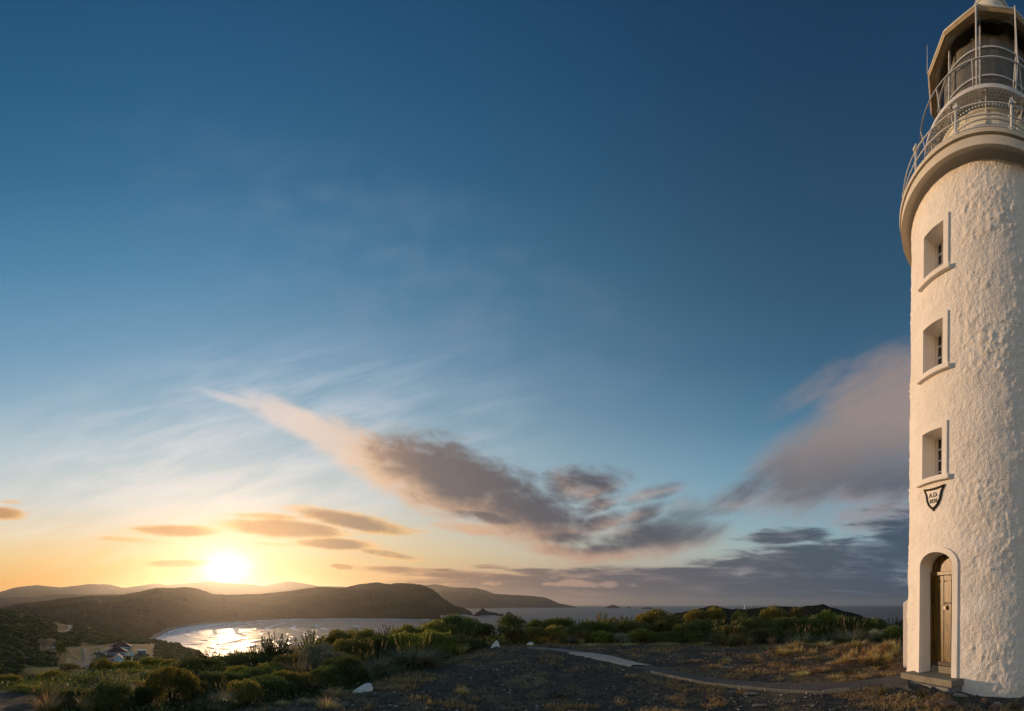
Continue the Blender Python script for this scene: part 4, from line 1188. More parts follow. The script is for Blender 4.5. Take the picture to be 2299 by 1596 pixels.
# ------------------------------------------------------------------ plant prototypes
def unit(v): return v/np.maximum(np.linalg.norm(v, axis=1, keepdims=True), 1e-9)
def leaf_cards(C, D, L, W, droop=.25):
    """one pointed leaf at each point C, along D"""
    n = len(C); D = unit(D)
    S = unit(np.cross(D, rng.normal(size=(n, 3)))); N = np.cross(S, D)
    L = np.asarray(L).reshape(-1, 1)*np.ones((n, 1)); W = np.asarray(W).reshape(-1, 1)*np.ones((n, 1))
    b = C; m = C+D*L*.5
    V = np.stack([b, m-S*W*.5+N*L*droop*.3, C+D*L, m+S*W*.5+N*L*droop*.3], 1).reshape(-1, 3)
    return V, np.arange(n*4).reshape(-1, 4)
def join(parts):
    Vs = []; Qs = []; o = 0
    for V, Q in parts: Vs.append(V); Qs.append(Q+o); o += len(V)
    return np.concatenate(Vs), np.concatenate(Qs)
def dome_shrub(seed, nl, n, leaf, wid, mat_, squash=1.0, fuzz=.10, up=.5):
    """rounded bush of many small lobes: about 1 m half-width, 1 m high"""
    g = np.random.default_rng(seed)
    lob = []
    for i in range(nl):
        a = g.random()*2*PI; rr = math.sqrt(g.random())*.66
        h = (.60+.22*g.random())*math.sqrt(max(.05, 1-(rr/.98)**2))
        lob.append((rr*math.cos(a), rr*math.sin(a), h*squash, .24+.17*g.random()))
    for i in range(nl//2):
        a = g.random()*2*PI; lob.append((.74*math.cos(a), .74*math.sin(a), .16+.2*g.random(), .24+.1*g.random()))
    lob = np.array(lob)
    k = g.integers(0, len(lob), n)
    d = unit(g.normal(size=(n, 3))); d[:, 2] = np.where(d[:, 2] < -.35, -d[:, 2], d[:, 2])
    rad = lob[k, 3]*(1-np.abs(g.normal(size=n))*.16+fuzz*g.random(n))
    C = lob[k, :3]+d*rad[:, None]
    C[:, 2] = np.maximum(C[:, 2], .02+.1*g.random(n))
    D = d+g.normal(size=(n, 3))*.45+np.array([0, 0, up])
    parts = [leaf_cards(C, D, leaf*(.6+.8*g.random(n)), wid*(.7+.6*g.random(n)))]
    # loose sprigs standing out of the outline
    ns = 130
    k = g.integers(0, len(lob), ns); d = unit(g.normal(size=(ns, 3))+[0, 0, .9])
    B0 = lob[k, :3]+d*(lob[k, 3]*.9)[:, None]
    ax = unit(d+[0, 0, .9]+g.normal(size=(ns, 3))*.3); ln = .07+.16*g.random(ns)**1.5
    m = 16
    t = np.tile(np.linspace(0, 1, m), ns); kk = np.repeat(np.arange(ns), m)
    C2 = B0[kk]+ax[kk]*(t*ln[kk])[:, None]
    D2 = ax[kk]*.8+g.normal(size=(ns*m, 3))*.6
    parts.append(leaf_cards(C2, D2, leaf*.75*(.7+.5*g.random(ns*m)), wid*.7))
    return join(parts)
def stems(seed, n, h=.75, spread=.6):
    g = random.Random(seed); mb = MB()
    for i in range(n):
        a = g.random()*2*PI; s = spread*(.3+.7*g.random())
        p = [Vector((0.03*math.cos(a), .03*math.sin(a), -.08)), Vector((s*.35*math.cos(a), s*.35*math.sin(a), h*.4)), Vector((s*math.cos(a+.3), s*math.sin(a+.3), h*(.75+.3*g.random())))]
        mb.tube(p, [.022, .015, .006], 5)
    return mb
def spiky_shrub(seed, nb, mat_, lean=.75, n_leaf=40):
    """upright twiggy shrub: each twig clothed in short stiff leaves, open between the twigs"""
    g = np.random.default_rng(seed); parts = []; mb = MB()
    for i in range(nb):
        a = g.random()*2*PI; rr = math.sqrt(g.random())*.8
        top = np.array([rr*math.cos(a), rr*math.sin(a), (.50+.50*g.random()**1.3)*(1-.40*rr*rr)])
        mid = np.array([top[0]*.55, top[1]*.55, top[2]*.5])
        out = unit(np.array([[math.cos(a)*lean*rr*1.5+g.normal()*.22, math.sin(a)*lean*rr*1.5+g.normal()*.22, 1.0]]))[0]
        tl = .12+.22*g.random()
        base = top-out*tl
        mb.tube([(0, 0, -.08), tuple(mid*.8), tuple(base), tuple(top)], [.020, .013, .009, .005], 5)
        t = g.random(n_leaf)**.8
        C = base+(top-base)*t[:, None]
        ph = g.random(n_leaf)*2*PI
        e1 = np.cross(out, [1, 0, .2]); e1 /= np.linalg.norm(e1); e2 = np.cross(out, e1)
        rad = np.cos(ph)[:, None]*e1+np.sin(ph)[:, None]*e2
        D = rad+out*(.5+.9*t[:, None])
        parts.append(leaf_cards(C, D, .062*(.7+.6*g.random(n_leaf)), .019))
        m = n_leaf//2
        t = g.random(m); C = np.array([0, 0, .05])+(base-np.array([0, 0, .05]))*(.35+.65*t[:, None])+g.normal(size=(m, 3))*.05
        parts.append(leaf_cards(C, g.normal(size=(m, 3))+np.array([0, 0, .6]), .08, .024))
    return join(parts), mb
def blade_mesh(B, D0, L, W, bend, seg=4):
    """curved tapering grass blades: bases B, first directions D0, falling over by bend"""
    n = len(B); D0 = unit(D0)
    hor = D0.copy(); hor[:, 2] = 0; hor = unit(hor+1e-6)
    S = np.cross(hor, [0, 0, 1.0])
    P = B.copy(); rows = []
    ang0 = np.arctan2(D0[:, 2], np.linalg.norm(D0[:, :2], axis=1))
    for k in range(seg+1):
        w = W*(1-(k/seg)**1.6*.92)
        rows.append(np.stack([P-S*w[:, None]*.5, P+S*w[:, None]*.5], 1))
        ang = ang0-bend*(k+.5)/seg
        P = P+(hor*np.cos(ang)[:, None]+np.array([0, 0, 1.0])*np.sin(ang)[:, None])*(L/seg)[:, None]
    V = np.stack(rows, 1).reshape(-1, 3)
    q = []
    for k in range(seg): q.append([2*k, 2*k+1, 2*k+3, 2*k+2])
    q = np.array(q); Q = (q[None]+(np.arange(n)*2*(seg+1))[:, None, None]).reshape(-1, 4)
    return V, Q, P
def tussock(seed, n, L=.9, W=.013, bend=1.3, base=.16, wind=(0, 0), up=1.5):
    g = np.random.default_rng(seed)
    a = g.random(n)*2*PI; rr = base*np.sqrt(g.random(n))
    B = np.stack([rr*np.cos(a), rr*np.sin(a), -.03+0*a], 1)
    D = np.stack([np.cos(a)*(.25+.75*rr/base)+wind[0], np.sin(a)*(.25+.75*rr/base)+wind[1], up*(.6+.8*g.random(n))], 1)
    return blade_mesh(B, D, L*(.55+.5*g.random(n)), W*(.7+.6*g.random(n)), bend*(.4+.9*g.random(n)))
def seed_heads(seed, n, L=1.05, base=.12):
    g = np.random.default_rng(seed)
    a = g.random(n)*2*PI; rr = base*np.sqrt(g.random(n))
    B = np.stack([rr*np.cos(a), rr*np.sin(a), 0*a], 1)
    D = np.stack([np.cos(a)*.35, np.sin(a)*.35, 1.5+0*a], 1)
    V, Q, tip = blade_mesh(B, D, L*(.8+.35*g.random(n)), np.full(n, .008), .35*g.random(n))
    m = 12
    C = np.repeat(tip, m, 0)-np.tile(np.linspace(0, .16, m), n)[:, None]*np.repeat(unit(D), m, 0)
    V2, Q2 = leaf_cards(C, np.repeat(unit(D), m, 0)+g.normal(size=(n*m, 3))*.4, .045, .014)
    return join([(V, Q), (V2, Q2)])

PROTO = {}
def proto(kind, foliage, mat_, stem=None, fname='foliage', extra=None, w=2.0, h=1.0):
    PROTO[kind] = dict(f=foliage, m=mat_, s=stem, fname=fname, extra=extra, w=w, h=h, root=None)
proto('dome_a', dome_shrub(1, 16, 11000, .062, .031, None), L_GREEN, stems(1, 9))
proto('dome_b', dome_shrub(2, 20, 12000, .057, .028, None, fuzz=.2), L_DARK, stems(2, 9))
proto('dome_c', dome_shrub(3, 13, 10500, .065, .030, None, fuzz=.25, up=.9), L_OLIVE, stems(3, 8))
proto('grey', dome_shrub(4, 14, 8500, .050, .018, None, fuzz=.3, up=.8), L_GREY, stems(4, 8))
proto('dark_tall', dome_shrub(5, 18, 9500, .060, .030, None, squash=1.12, fuzz=.22), L_DARK, stems(5, 10, .9), h=1.12)
proto('green_b', dome_shrub(8, 12, 10500, .060, .024, None, fuzz=.28, up=1.0), L_GREEN, stems(8, 8))
(sp1, sb1) = spiky_shrub(6, 95, None, .85, 34); proto('spiky', sp1, L_DARK, sb1, w=1.8)
(sp2, sb2) = spiky_shrub(7, 110, None, 1.1, 34); proto('spiky_b', sp2, L_OLIVE, sb2, w=1.9)
V, Q, _ = tussock(11, 950, 1.05, .0135, 1.45, .20); proto('tussock', (V, Q), L_BLADE, None, 'blades', (seed_heads(12, 12, .84), L_SEED, 'seed_heads'), w=1.25, h=.88)
V, Q, _ = tussock(13, 700, 1.0, .0125, 1.8, .14, (.25, .1)); proto('tussock_b', (V, Q), L_BLADE, None, 'blades', (seed_heads(14, 6, .84), L_SEED, 'seed_heads'), w=1.3, h=.75)
V, Q, _ = tussock(15, 340, .9, .016, .9, .16, (0, 0), 2.2); proto('dry_tussock', (V, Q), L_DRY, None, 'blades', (seed_heads(16, 9, .84), L_SEED, 'seed_heads'), w=.95, h=.86)
V, Q, _ = tussock(17, 1100, .66, .017, 2.0, .36, (.75, -.35), 1.0); proto('turf', (V, Q), L_DRY, None, 'blades', w=1.5, h=.42)
V, Q, _ = tussock(19, 800, .55, .016, 1.9, .40, (.4, .2), .9); proto('green_turf', (V, Q), leaf_mat('green_turf_blade', [(0, (.03, .035, .010)), (.6, (.085, .080, .022)), (1, (.20, .15, .05))]), None, 'blades', w=1.5, h=.40)

def copy_tree(o, parent=None):
    c = o.copy(); COL.objects.link(c)
    if parent is not None: c.parent = parent
    for ch in list(o.children):
        k = ch.copy(); COL.objects.link(k); k.parent = c
        k.matrix_parent_inverse = ch.matrix_parent_inverse.copy()
    return c
def proto_root(kind, name):
    p = PROTO[kind]
    if p['root'] is None:
        r = empty(name, (0, 0, 0))
        np_mesh(p['fname'], p['f'][0], p['f'][1], p['m'], r)
        if p['s'] is not None: p['s'].build('stem', M_STEM, r)
        if p['extra']: np_mesh(p['extra'][2], p['extra'][0][0], p['extra'][0][1], p['extra'][1], r)
        p['root'] = r
        return r
    r = copy_tree(p['root']); r.name = name
    return r
_pl = random.Random(3)
def plant(kind, x, ytop, r, wpx, label, cat='shrub', group=None, name=None, sink=.03, rot=None, hmin=.12):
    """a plant standing at range r whose top shows at (x, ytop) and which is wpx wide in the picture"""
    q = on(x, r)
    h = max(hmin, EYE+(Y0-ytop)*r/F-q.z+sink)
    w = wpx/F*r
    p = PROTO[kind]
    o = proto_root(kind, name or {'shrub': 'shrub', 'grass tussock': 'grass_tussock', 'turf tuft': 'turf_tuft'}.get(cat, cat.replace(' ', '_')))
    for k in ('label', 'category', 'group'):
        if k in o: del o[k]
    o.location = (q.x, q.y, q.z-sink)
    o.rotation_euler = (0, 0, _pl.random()*6.28 if rot is None else rot)
    s = w/p['w']
    o.scale = (s*(.94+.12*_pl.random()), s*(.94+.12*_pl.random()), h/p['h'])
    tag(o, label, cat, group)
    return o

# ------------------------------------------------------------------ the bank of bushes on the left
G_BANK = 'bushes on the slope beside the gravel'
G_TUS = 'grass tussocks along the edge of the bank'
B = [  # kind, x, top y, range, width, label
 ('spiky', 472, 1457, 17, 66, 'low dark twiggy shrub at the left end of the row against the bay'),
 ('spiky_b', 533, 1453, 15.5, 54, 'twiggy brown-green shrub against the surf, just left of the tall spiky one'),
 ('spiky', 572, 1444, 14.5, 50, 'small spiky shrub leaning on the left of the tallest spiky shrub'),
 ('spiky', 618, 1417, 13.6, 84, 'tallest spiky shrub, upright twigs cutting across the bay water'),
 ('spiky', 657, 1440, 14.2, 46, 'thin twiggy shrub in the dip between the two tall spiky shrubs'),
 ('spiky_b', 697, 1411, 12.6, 92, 'broad open-branched dark shrub spreading in front of the bay'),
 ('dome_c', 767, 1421, 13.6, 90, 'low olive shrub right of the broad open-branched shrub'),
 ('dome_c', 815, 1418, 14.5, 84, 'olive shrub with ragged top at the middle of the bay skyline'),
 ('spiky', 869, 1399, 14.0, 62, 'spiky shrub with a tuft of twigs below the headland cliff'),
 ('dome_a', 912, 1409, 15.5, 84, 'rounded green shrub between two spiky tops under the headland'),
 ('spiky', 949, 1393, 16.5, 34, 'narrow spiky shrub standing up left of the big dome shrub'),
 ('dark_tall', 1030, 1383, 16.2, 128, 'biggest dome-shaped dark shrub at the right end of the bank'),
 ('dome_a', 984, 1400, 15.2, 96, 'green leafy shrub on the left shoulder of the biggest dome shrub'),
 ('dome_b', 1088, 1403, 16.6, 58, 'dark shrub sloping down to the track gap right of the biggest dome'),
 ('green_b', 905, 1424, 12.8, 96, 'yellow-green shrub behind the large seeding tussock'),
 ('green_b', 980, 1420, 13.4, 110, 'bright yellow-green shrub below the biggest dome shrub'),
 ('dome_a', 1035, 1430, 14.0, 90, 'mid green shrub at the foot of the biggest dome shrub'),
 ('dome_b', 1066, 1438, 14.6, 56, 'small dark shrub by the track behind a pale tussock'),
 ('dome_c', 795, 1440, 11.9, 110, 'olive shrub in the middle of the bank above the leaning tussock'),
 ('dome_b', 852, 1432, 12.4, 76, 'dark round shrub between the olive shrub and the large seeding tussock'),
 ('grey', 716, 1450, 11.2, 92, 'soft grey-green shrub below the broad open-branched shrub'),
 ('grey', 752, 1468, 10.2, 80, 'second grey-green shrub, lower and nearer the white wedge stone'),
 ('dome_b', 770, 1478, 9.3, 112, 'dark shrub directly behind the white wedge-shaped stone'),
 ('dome_c', 655, 1472, 11.6, 100, 'reddish olive shrub below the tallest spiky shrub'),
 ('dome_b', 567, 1468, 13.2, 124, 'wide dark shrub below the twiggy brown-green shrub'),
 ('dome_b', 508, 1474, 13.8, 96, 'dark shrub in front of the low twiggy shrub at the bay edge'),
 ('dome_b', 452, 1480, 12.0, 120, 'wide dark-brown shrub below the near shore of the bay'),
 ('green_b', 533, 1497, 10.5, 66, 'light green leafy shrub in the dark middle of the bank'),
 ('dome_b', 590, 1500, 9.8, 110, 'dark shrub in the middle of the bank behind the low front shrub'),
 ('dome_b', 607, 1522, 8.2, 122, 'low dark shrub at the gravel edge left of the dry turf'),
 ('dome_c', 664, 1512, 8.7, 86, 'low olive-brown shrub at the gravel edge left of the reed tussock'),
 ('green_b', 628, 1508, 9.0, 54, 'small bright green shrub above the low gravel-edge shrubs'),
 ('dome_a', 386, 1507, 7.5, 134, 'big round green bush at the lower left, yellow-lit on top'),
 ('dome_b', 470, 1512, 8.6, 84, 'dark shrub between the big round green bush and the lone upright tussock'),
 ('dome_b', 250, 1536, 6.9, 116, 'dark round bush at the bottom edge under the large fan tussock'),
 ('dome_b', 318, 1545, 7.3, 60, 'small dark bush between the two big lower-left bushes'),
 ('dome_a', 234, 1486, 21, 70, 'green shrub just below the white garage'),
 ('dome_b', 210, 1494, 22, 40, 'dark shrub at the near end of the gravel road'),
 ('dome_a', 285, 1488, 20, 90, 'green shrub below the garage fence, right of the dark one'),
 ('green_b', 342, 1478, 18.5, 80, 'yellow-lit shrub below the lawn right of the houses'),
 ('dome_c', 395, 1483, 16.5, 80, 'brown-green shrub right of the yellow-lit shrub'),
 ('grey', 200, 1504, 19, 42, 'grey-leaved shrub beside the near end of the gravel road'),
 ('dome_a', 121, 1511, 18, 92, 'green shrub below the pale meadow at the left'),
 ('grey', 170, 1516, 16, 50, 'grey-green shrub right of the meadow shrub'),
 ('dome_b', 135, 1528, 12.4, 84, 'dark shrub in front of the green meadow shrub'),
 ('dome_b', 186, 1530, 11.0, 74, 'dark shrub left of the large fan tussock'),
 ('dome_a', 56, 1540, 8.9, 84, 'leafy green bush at the left beside the bare dirt patch'),
 ('dome_b', 92, 1552, 7.8, 70, 'dark low bush behind the straw-coloured tussock'),
 ('dome_c', 22, 1519, 15, 70, 'olive shrub at the far left, above the bare dirt patch'),
 ('grey', 62, 1514, 17, 52, 'pale grey shrub by the left end of the meadow'),
 ('green_b', 300, 1506, 13, 70, 'green shrub between the large fan tussock and the garage fence'),
 ('dome_b', 345, 1512, 11, 60, 'dark shrub behind the big round green bush'),
 ('dome_b', 160, 1550, 7.3, 96, 'dark shrub at the bottom between the straw-coloured tussock and the dark round bush'),
 ('dome_b', 216, 1524, 9.6, 90, 'dark-green shrub just behind the left side of the large fan tussock'),
 ('dome_a', 305, 1531, 8.6, 84, 'green shrub filling the gap between the two big lower-left bushes'),
 ('dome_b', 432, 1532, 7.7, 84, 'dark flank of brush on the right of the big round green bush'),
 ('dome_c', 548, 1532, 7.5, 84, 'brown-green low shrub right of the lone upright tussock'),
 ('dome_b', 520, 1512, 9.2, 96, 'dark shrub behind the lone upright tussock'),
 ('dome_b', 34, 1536, 11, 76, 'dark shrub behind the leafy green bush at the left edge'),
 ('dome_a', 272, 1506, 15, 84, 'green shrub behind the large fan tussock below the garage'),
 ('dome_b', 236, 1511, 13.2, 70, 'small dark shrub between grey-leaved and fan tussock'),
 ('dome_c', 420, 1498, 12.8, 96, 'olive shrub behind the right side of the big round green bush'),
 ('dome_b', 735, 1500, 8.6, 90, 'dark shrub left of the white wedge stone, touching the gravel'),
 ('dome_a', 620, 1490, 10.8, 90, 'mid green shrub in front of the tallest spiky shrub'),
]
for k, x, yt, r, w, lab in B: plant(k, x, yt, r, w, lab, 'shrub', G_BANK)
Tt = [
 ('tussock', 930, 1433, 10.9, 122, 'large seeding tussock with pale tips on the gravel edge of the bank'),
 ('tussock_b', 846, 1458, 10.2, 84, 'leaning green tussock left of the large seeding tussock'),
 ('tussock_b', 812, 1474, 9.3, 64, 'tussock with bent stalks just behind the white wedge stone'),
 ('dry_tussock', 1035, 1434, 13.2, 48, 'pale thin tussock at the bank foot below the biggest dome shrub'),
 ('tussock_b', 1082, 1436, 14.4, 44, 'fine grey tussock beside the tall white stone at the track end'),
 ('tussock_b', 882, 1482, 10.0, 70, 'low tussock spilling onto the gravel under the large seeding tussock'),
 ('tussock_b', 692, 1504, 8.6, 52, 'reedy tussock at the gravel edge left of the dark shrub'),
 ('dry_tussock', 668, 1470, 10.4, 70, 'straw-coloured tall grass in the middle of the bank'),
 ('tussock', 256, 1520, 7.6, 104, 'large fan tussock with seed heads over the dark round bush'),
 ('dry_tussock', 330, 1516, 7.6, 70, 'seeding grass along the left top of the big round green bush'),
 ('tussock_b', 443, 1556, 7.0, 52, 'spreading green tussock at the bottom right of the big round bush'),
 ('tussock', 502, 1538, 7.2, 62, 'upright tussock alone at the bottom edge, long stalks above it'),
 ('dry_tussock', 106, 1546, 6.8, 76, 'straw-coloured tussock at the bottom left'),
 ('tussock_b', 140, 1536, 7.4, 60, 'green tussock right of the straw-coloured one'),
 ('dry_tussock', 196, 1556, 6.7, 50, 'dry grass clump left of the dark round bush at the bottom edge'),
 ('tussock_b', 478, 1572, 6.8, 30, 'tiny green tuft at the bottom edge left of the lone upright tussock'),
 ('dry_tussock', 92, 1528, 11, 30, 'few pale seeding stalks among the left-hand shrubs'),
]
for k, x, yt, r, w, lab in Tt: plant(k, x, yt, r, w, lab, 'grass tussock', G_TUS)

# ------------------------------------------------------------------ the hedge of heath across the clearing
G_HEDGE = 'heath shrubs along the far side of the clearing'
H = [
 ('dark_tall', 1150, 1382, 16.2, 76, 'tall dark shrub right of the track gap, rounded top in the sea'),
 ('dome_c', 1157, 1415, 15.6, 50, 'yellowish shrub at the foot of the tall shrub by the track gap'),
 ('dome_c', 1202, 1411, 15.5, 66, 'round yellowish shrub behind the small white stone'),
 ('dome_b', 1206, 1395, 17.5, 66, 'dark shrub sloping behind the round yellowish shrub'),
 ('dome_b', 1254, 1391, 17.0, 88, 'wide dark shrub in the dip left of the tallest hedge clump'),
 ('dome_c', 1246, 1408, 15.8, 60, 'brownish shrub in front of the wide dark shrub in the dip'),
 ('spiky', 1300, 1389, 17.6, 60, 'twiggy shrub joining the dip to the tallest hedge clump'),
 ('spiky_b', 1352, 1373, 17.4, 96, 'tallest clump left of centre with spiky twigs against the sea'),
 ('dome_b', 1336, 1398, 16.4, 96, 'dark shrub under the spiky twigs of the tallest clump'),
 ('spiky_b', 1400, 1379, 18.2, 80, 'spiky-topped shrub right of the tallest clump'),
 ('spiky', 1430, 1386, 19, 50, 'thin spiky twigs in the notch where the sea shows'),
 ('dome_a', 1470, 1375, 18.0, 112, 'broad green shrub at the left foot of the heath hill'),
 ('dome_b', 1420, 1398, 16.6, 100, 'dark shrub in front of the notch in the hedge'),
 ('dome_b', 1504, 1393, 17.0, 90, 'dark shrub in front of the broad green shrub'),
 ('dome_a', 1352, 1419, 15.6, 60, 'small green shrub at the hedge foot under the tallest clump'),
 ('grey', 1398, 1423, 15.4, 50, 'small grey-green shrub at the hedge foot left of the leafy one'),
 ('dome_a', 1438, 1414, 15.6, 74, 'leafy green shrub low at the hedge foot'),
 ('dome_b', 1495, 1420, 15.5, 70, 'low dark shrub right of the leafy green hedge-foot shrub'),
 ('dome_c', 1312, 1420, 15.6, 44, 'small brown shrub between the two small grassy clumps'),
 ('green_b', 1568, 1373, 18.6, 74, 'green shrub whose top overlaps the left slope of the heath hill'),
 ('green_b', 1610, 1368, 18.8, 64, 'tallest green shrub below the left summit of the heath hill'),
 ('dome_b', 1588, 1394, 17.2, 90, 'dark shrub below the tallest green shrub'),
 ('green_b', 1664, 1377, 18.4, 52, 'small-topped shrub below the distant white tower'),
 ('dome_b', 1688, 1390, 17.4, 90, 'dark shrub right of the one below the distant tower'),
 ('dome_a', 1738, 1368, 18.6, 72, 'green shrub rising to the saddle of the heath hill'),
 ('dome_c', 1786, 1371, 18.3, 56, 'olive shrub left of the right summit of the heath hill'),
 ('dome_b', 1762, 1390, 17.2, 90, 'dark shrub in front of the two shrubs at the saddle'),
 ('dome_b', 1820, 1388, 17.4, 80, 'dark shrub behind the pair of brown tussocks'),
 ('dome_a', 1852, 1377, 18.4, 70, 'green shrub under the right summit of the heath hill'),
 ('dome_b', 1893, 1386, 17.6, 76, 'dark shrub behind the large fanned tussock'),
 ('spiky', 1920, 1382, 18.6, 64, 'spiky-topped shrub at the right foot of the heath hill'),
 ('dome_b', 1956, 1391, 17.4, 80, 'dark shrub between the fanned tussock and the grey shrub'),
 ('spiky', 2004, 1384, 18.4, 72, 'spiky-topped dark shrub nearest the lighthouse wall'),
 ('grey', 1972, 1415, 15.8, 50, 'grey-green shrub low beside the large fanned tussock'),
 ('dome_b', 2010, 1408, 15.8, 64, 'dark low shrub at the hedge foot next to the lighthouse'),
 ('dome_b', 1540, 1402, 16.2, 76, 'dark shrub left of the big grassy mound'),
 ('dome_b', 1560, 1424, 15.4, 60, 'low dark shrub at the hedge foot left of the grassy mound'),
 ('dome_b', 1716, 1412, 15.8, 60, 'low dark shrub right of the grassy mound'),
 ('dome_b', 1640, 1408, 15.2, 96, 'dark leafy heart of the big grassy mound'),
 ('dome_b', 2046, 1386, 18.0, 60, 'dark shrub half hidden behind the lighthouse foot'),
]
for k, x, yt, r, w, lab in H: plant(k, x, yt, r, w, lab, 'shrub', G_HEDGE)
Th = [
 ('tussock', 1636, 1402, 14.6, 86, 'big grassy mound bulging out of the middle of the hedge'),
 ('dry_tussock', 1676, 1420, 14.8, 40, 'thin dry grass on the right side of the grassy mound'),
 ('tussock', 1800, 1409, 14.8, 50, 'brown upright tussock, left one of the pair at the hedge foot'),
 ('tussock_b', 1845, 1418, 15.0, 44, 'smaller greener tussock, right one of the pair at the hedge foot'),
 ('tussock', 1908, 1396, 15.0, 88, 'large fanned tussock at the right of the hedge foot'),
 ('dry_tussock', 1731, 1423, 15.0, 26, 'small dry tuft beside the half-hidden white stone'),
 ('tussock_b', 1768, 1424, 15.1, 30, 'thin tussock between the half-hidden white stone and the brown one'),
 ('tussock', 1277, 1420, 15.2, 42, 'yellow-green grassy clump at the hedge foot below the dip'),
 ('dry_tussock', 1303, 1428, 15.2, 24, 'small pale grey tussock right of the yellow-green clump'),
 ('dry_tussock', 1252, 1432, 15.4, 26, 'fine pale grass right of the round yellowish shrub'),
]
for k, x, yt, r, w, lab in Th: plant(k, x, yt, r, w, lab, 'grass tussock', 'grass tussocks at the hedge foot')

# ------------------------------------------------------------------ turf tufts on the clearing
G_TURF = 'wind-combed turf tufts on the clearing'
def tuft(kind, x, ybase, wpx, hpx, lab):
    q = gp(x, ybase); r = math.hypot(q.x, q.y)
    plant(kind, x, ybase-hpx*1.25, r, wpx*1.1, lab, 'turf tuft', G_TURF, hmin=.05, rot=_pl.uniform(-.5, .5)-TW_AZ+PI)
for a in [
 ('turf', 1702, 1486, 32, 16, 'rusty bristly tuft standing alone on the gravel in mid clearing'),
 ('green_turf', 1836, 1482, 34, 12, 'low tuft left of the long straw ridge'),
 ('turf', 1912, 1474, 36, 22, 'straw tuft at the left end of the upper straw ridge'),
 ('turf', 1938, 1470, 40, 20, 'straw tuft in the middle of the upper straw ridge'),
 ('turf', 1962, 1468, 40, 20, 'straw tuft at the right end of the upper straw ridge'),
 ('turf', 1985, 1464, 40, 24, 'tall straw tuft on the turf hump near the lighthouse'),
 ('turf', 2006, 1466, 42, 26, 'wind-blown straw tuft nearest the lighthouse foot'),
 ('turf', 1895, 1484, 44, 20, 'golden tuft at the left edge of the turf hump'),
 ('turf', 1930, 1486, 46, 18, 'golden tuft spilling down the front of the turf hump'),
 ('green_turf', 1966, 1494, 44, 18, 'greenish tuft at the front of the turf hump'),
 ('green_turf', 1990, 1498, 34, 14, 'green tuft beside the white painted apron'),
 ('turf', 1958, 1480, 44, 18, 'golden tuft on the crest of the turf hump'),
 ('turf', 1990, 1482, 40, 22, 'shaggy tuft behind the white painted apron'),
 ('turf', 1756, 1466, 46, 14, 'straw tuft on the small left-hand turf rise'),
 ('turf', 1786, 1464, 44, 15, 'straw tuft on top of the left-hand turf rise'),
 ('turf', 1820, 1468, 42, 14, 'straw tuft on the right of the left-hand turf rise'),
 ('turf', 1772, 1452, 60, 8, 'thin straw strip below the pair of tussocks'),
 ('turf', 1842, 1448, 70, 9, 'thin straw strip below the large fanned tussock'),
 ('turf', 1920, 1446, 70, 10, 'straw strip at the right end of the hedge foot'),
 ('turf', 1990, 1450, 60, 14, 'straw strip between hedge and lighthouse'),
 ('turf', 1860, 1458, 54, 12, 'straw tuft on the reddish earth hump'),
 ('turf', 1568, 1446, 70, 7, 'pale strip of turf at the hedge foot left of the mound'),
 ('turf', 1490, 1447, 80, 7, 'pale strip of turf at the hedge foot in mid hedge'),
 ('turf', 1400, 1448, 80, 6, 'pale strip of turf at the hedge foot behind the path'),
 ('turf', 1330, 1449, 60, 6, 'pale strip of turf near the start of the path'),
 ('green_turf', 1780, 1496, 60, 10, 'low green-gold tuft behind the curved edging'),
 ('turf', 1840, 1504, 70, 9, 'flat gold tuft left of the long green strip'),
 ('green_turf', 1898, 1508, 80, 12, 'long green strip of turf in front of the turf hump'),
 ('turf', 1796, 1514, 56, 10, 'gold tuft just behind the curved edging boards'),
 ('turf', 1872, 1521, 50, 9, 'gold tuft above the short plank'),
 ('turf', 1935, 1520, 60, 10, 'gold tuft on the path edge left of the doorstep'),
 ('turf', 1745, 1526, 40, 6, 'thin gold tuft along the inside of the edging'),
 ('turf', 1560, 1484, 46, 6, 'thin pale turf right of the path slab'),
 ('turf', 1600, 1496, 50, 6, 'thin pale turf on the gravel in front of the rusty tuft'),
 ('turf', 1630, 1482, 36, 8, 'small rise of turf left of the rusty tuft'),
 ('green_turf', 1976, 1556, 46, 18, 'green tuft in the foreground right of the short plank'),
 ('green_turf', 2064, 1561, 60, 18, 'mossy green tuft in front of the doorstep'),
 ('green_turf', 2090, 1595, 70, 16, 'green tuft at the bottom edge under the doorstep'),
 ('green_turf', 2272, 1592, 50, 22, 'green tuft at the bottom right corner'),
 ('turf', 1036, 1556, 42, 18, 'pale tuft alone on the dark gravel'),
 ('green_turf', 1254, 1562, 46, 12, 'low mossy tuft in the middle of the dark gravel'),
 ('turf', 752, 1560, 70, 20, 'grey straw turf left of the white wedge stone'),
 ('turf', 742, 1588, 80, 22, 'grey straw turf at the bottom edge below the wedge stone'),
 ('turf', 690, 1576, 60, 10, 'thin straw turf at the bottom of the bank'),
 ('turf', 640, 1580, 50, 8, 'straw turf at the bottom edge below the low dark shrub'),
 ('turf', 862, 1546, 70, 8, 'thin straw turf right of the white wedge stone'),
 ('turf', 912, 1542, 60, 7, 'second strip of thin straw turf right of the wedge stone'),
 ('turf', 498, 1592, 50, 9, 'dry turf round the lone upright tussock'),
]: tuft(*a)

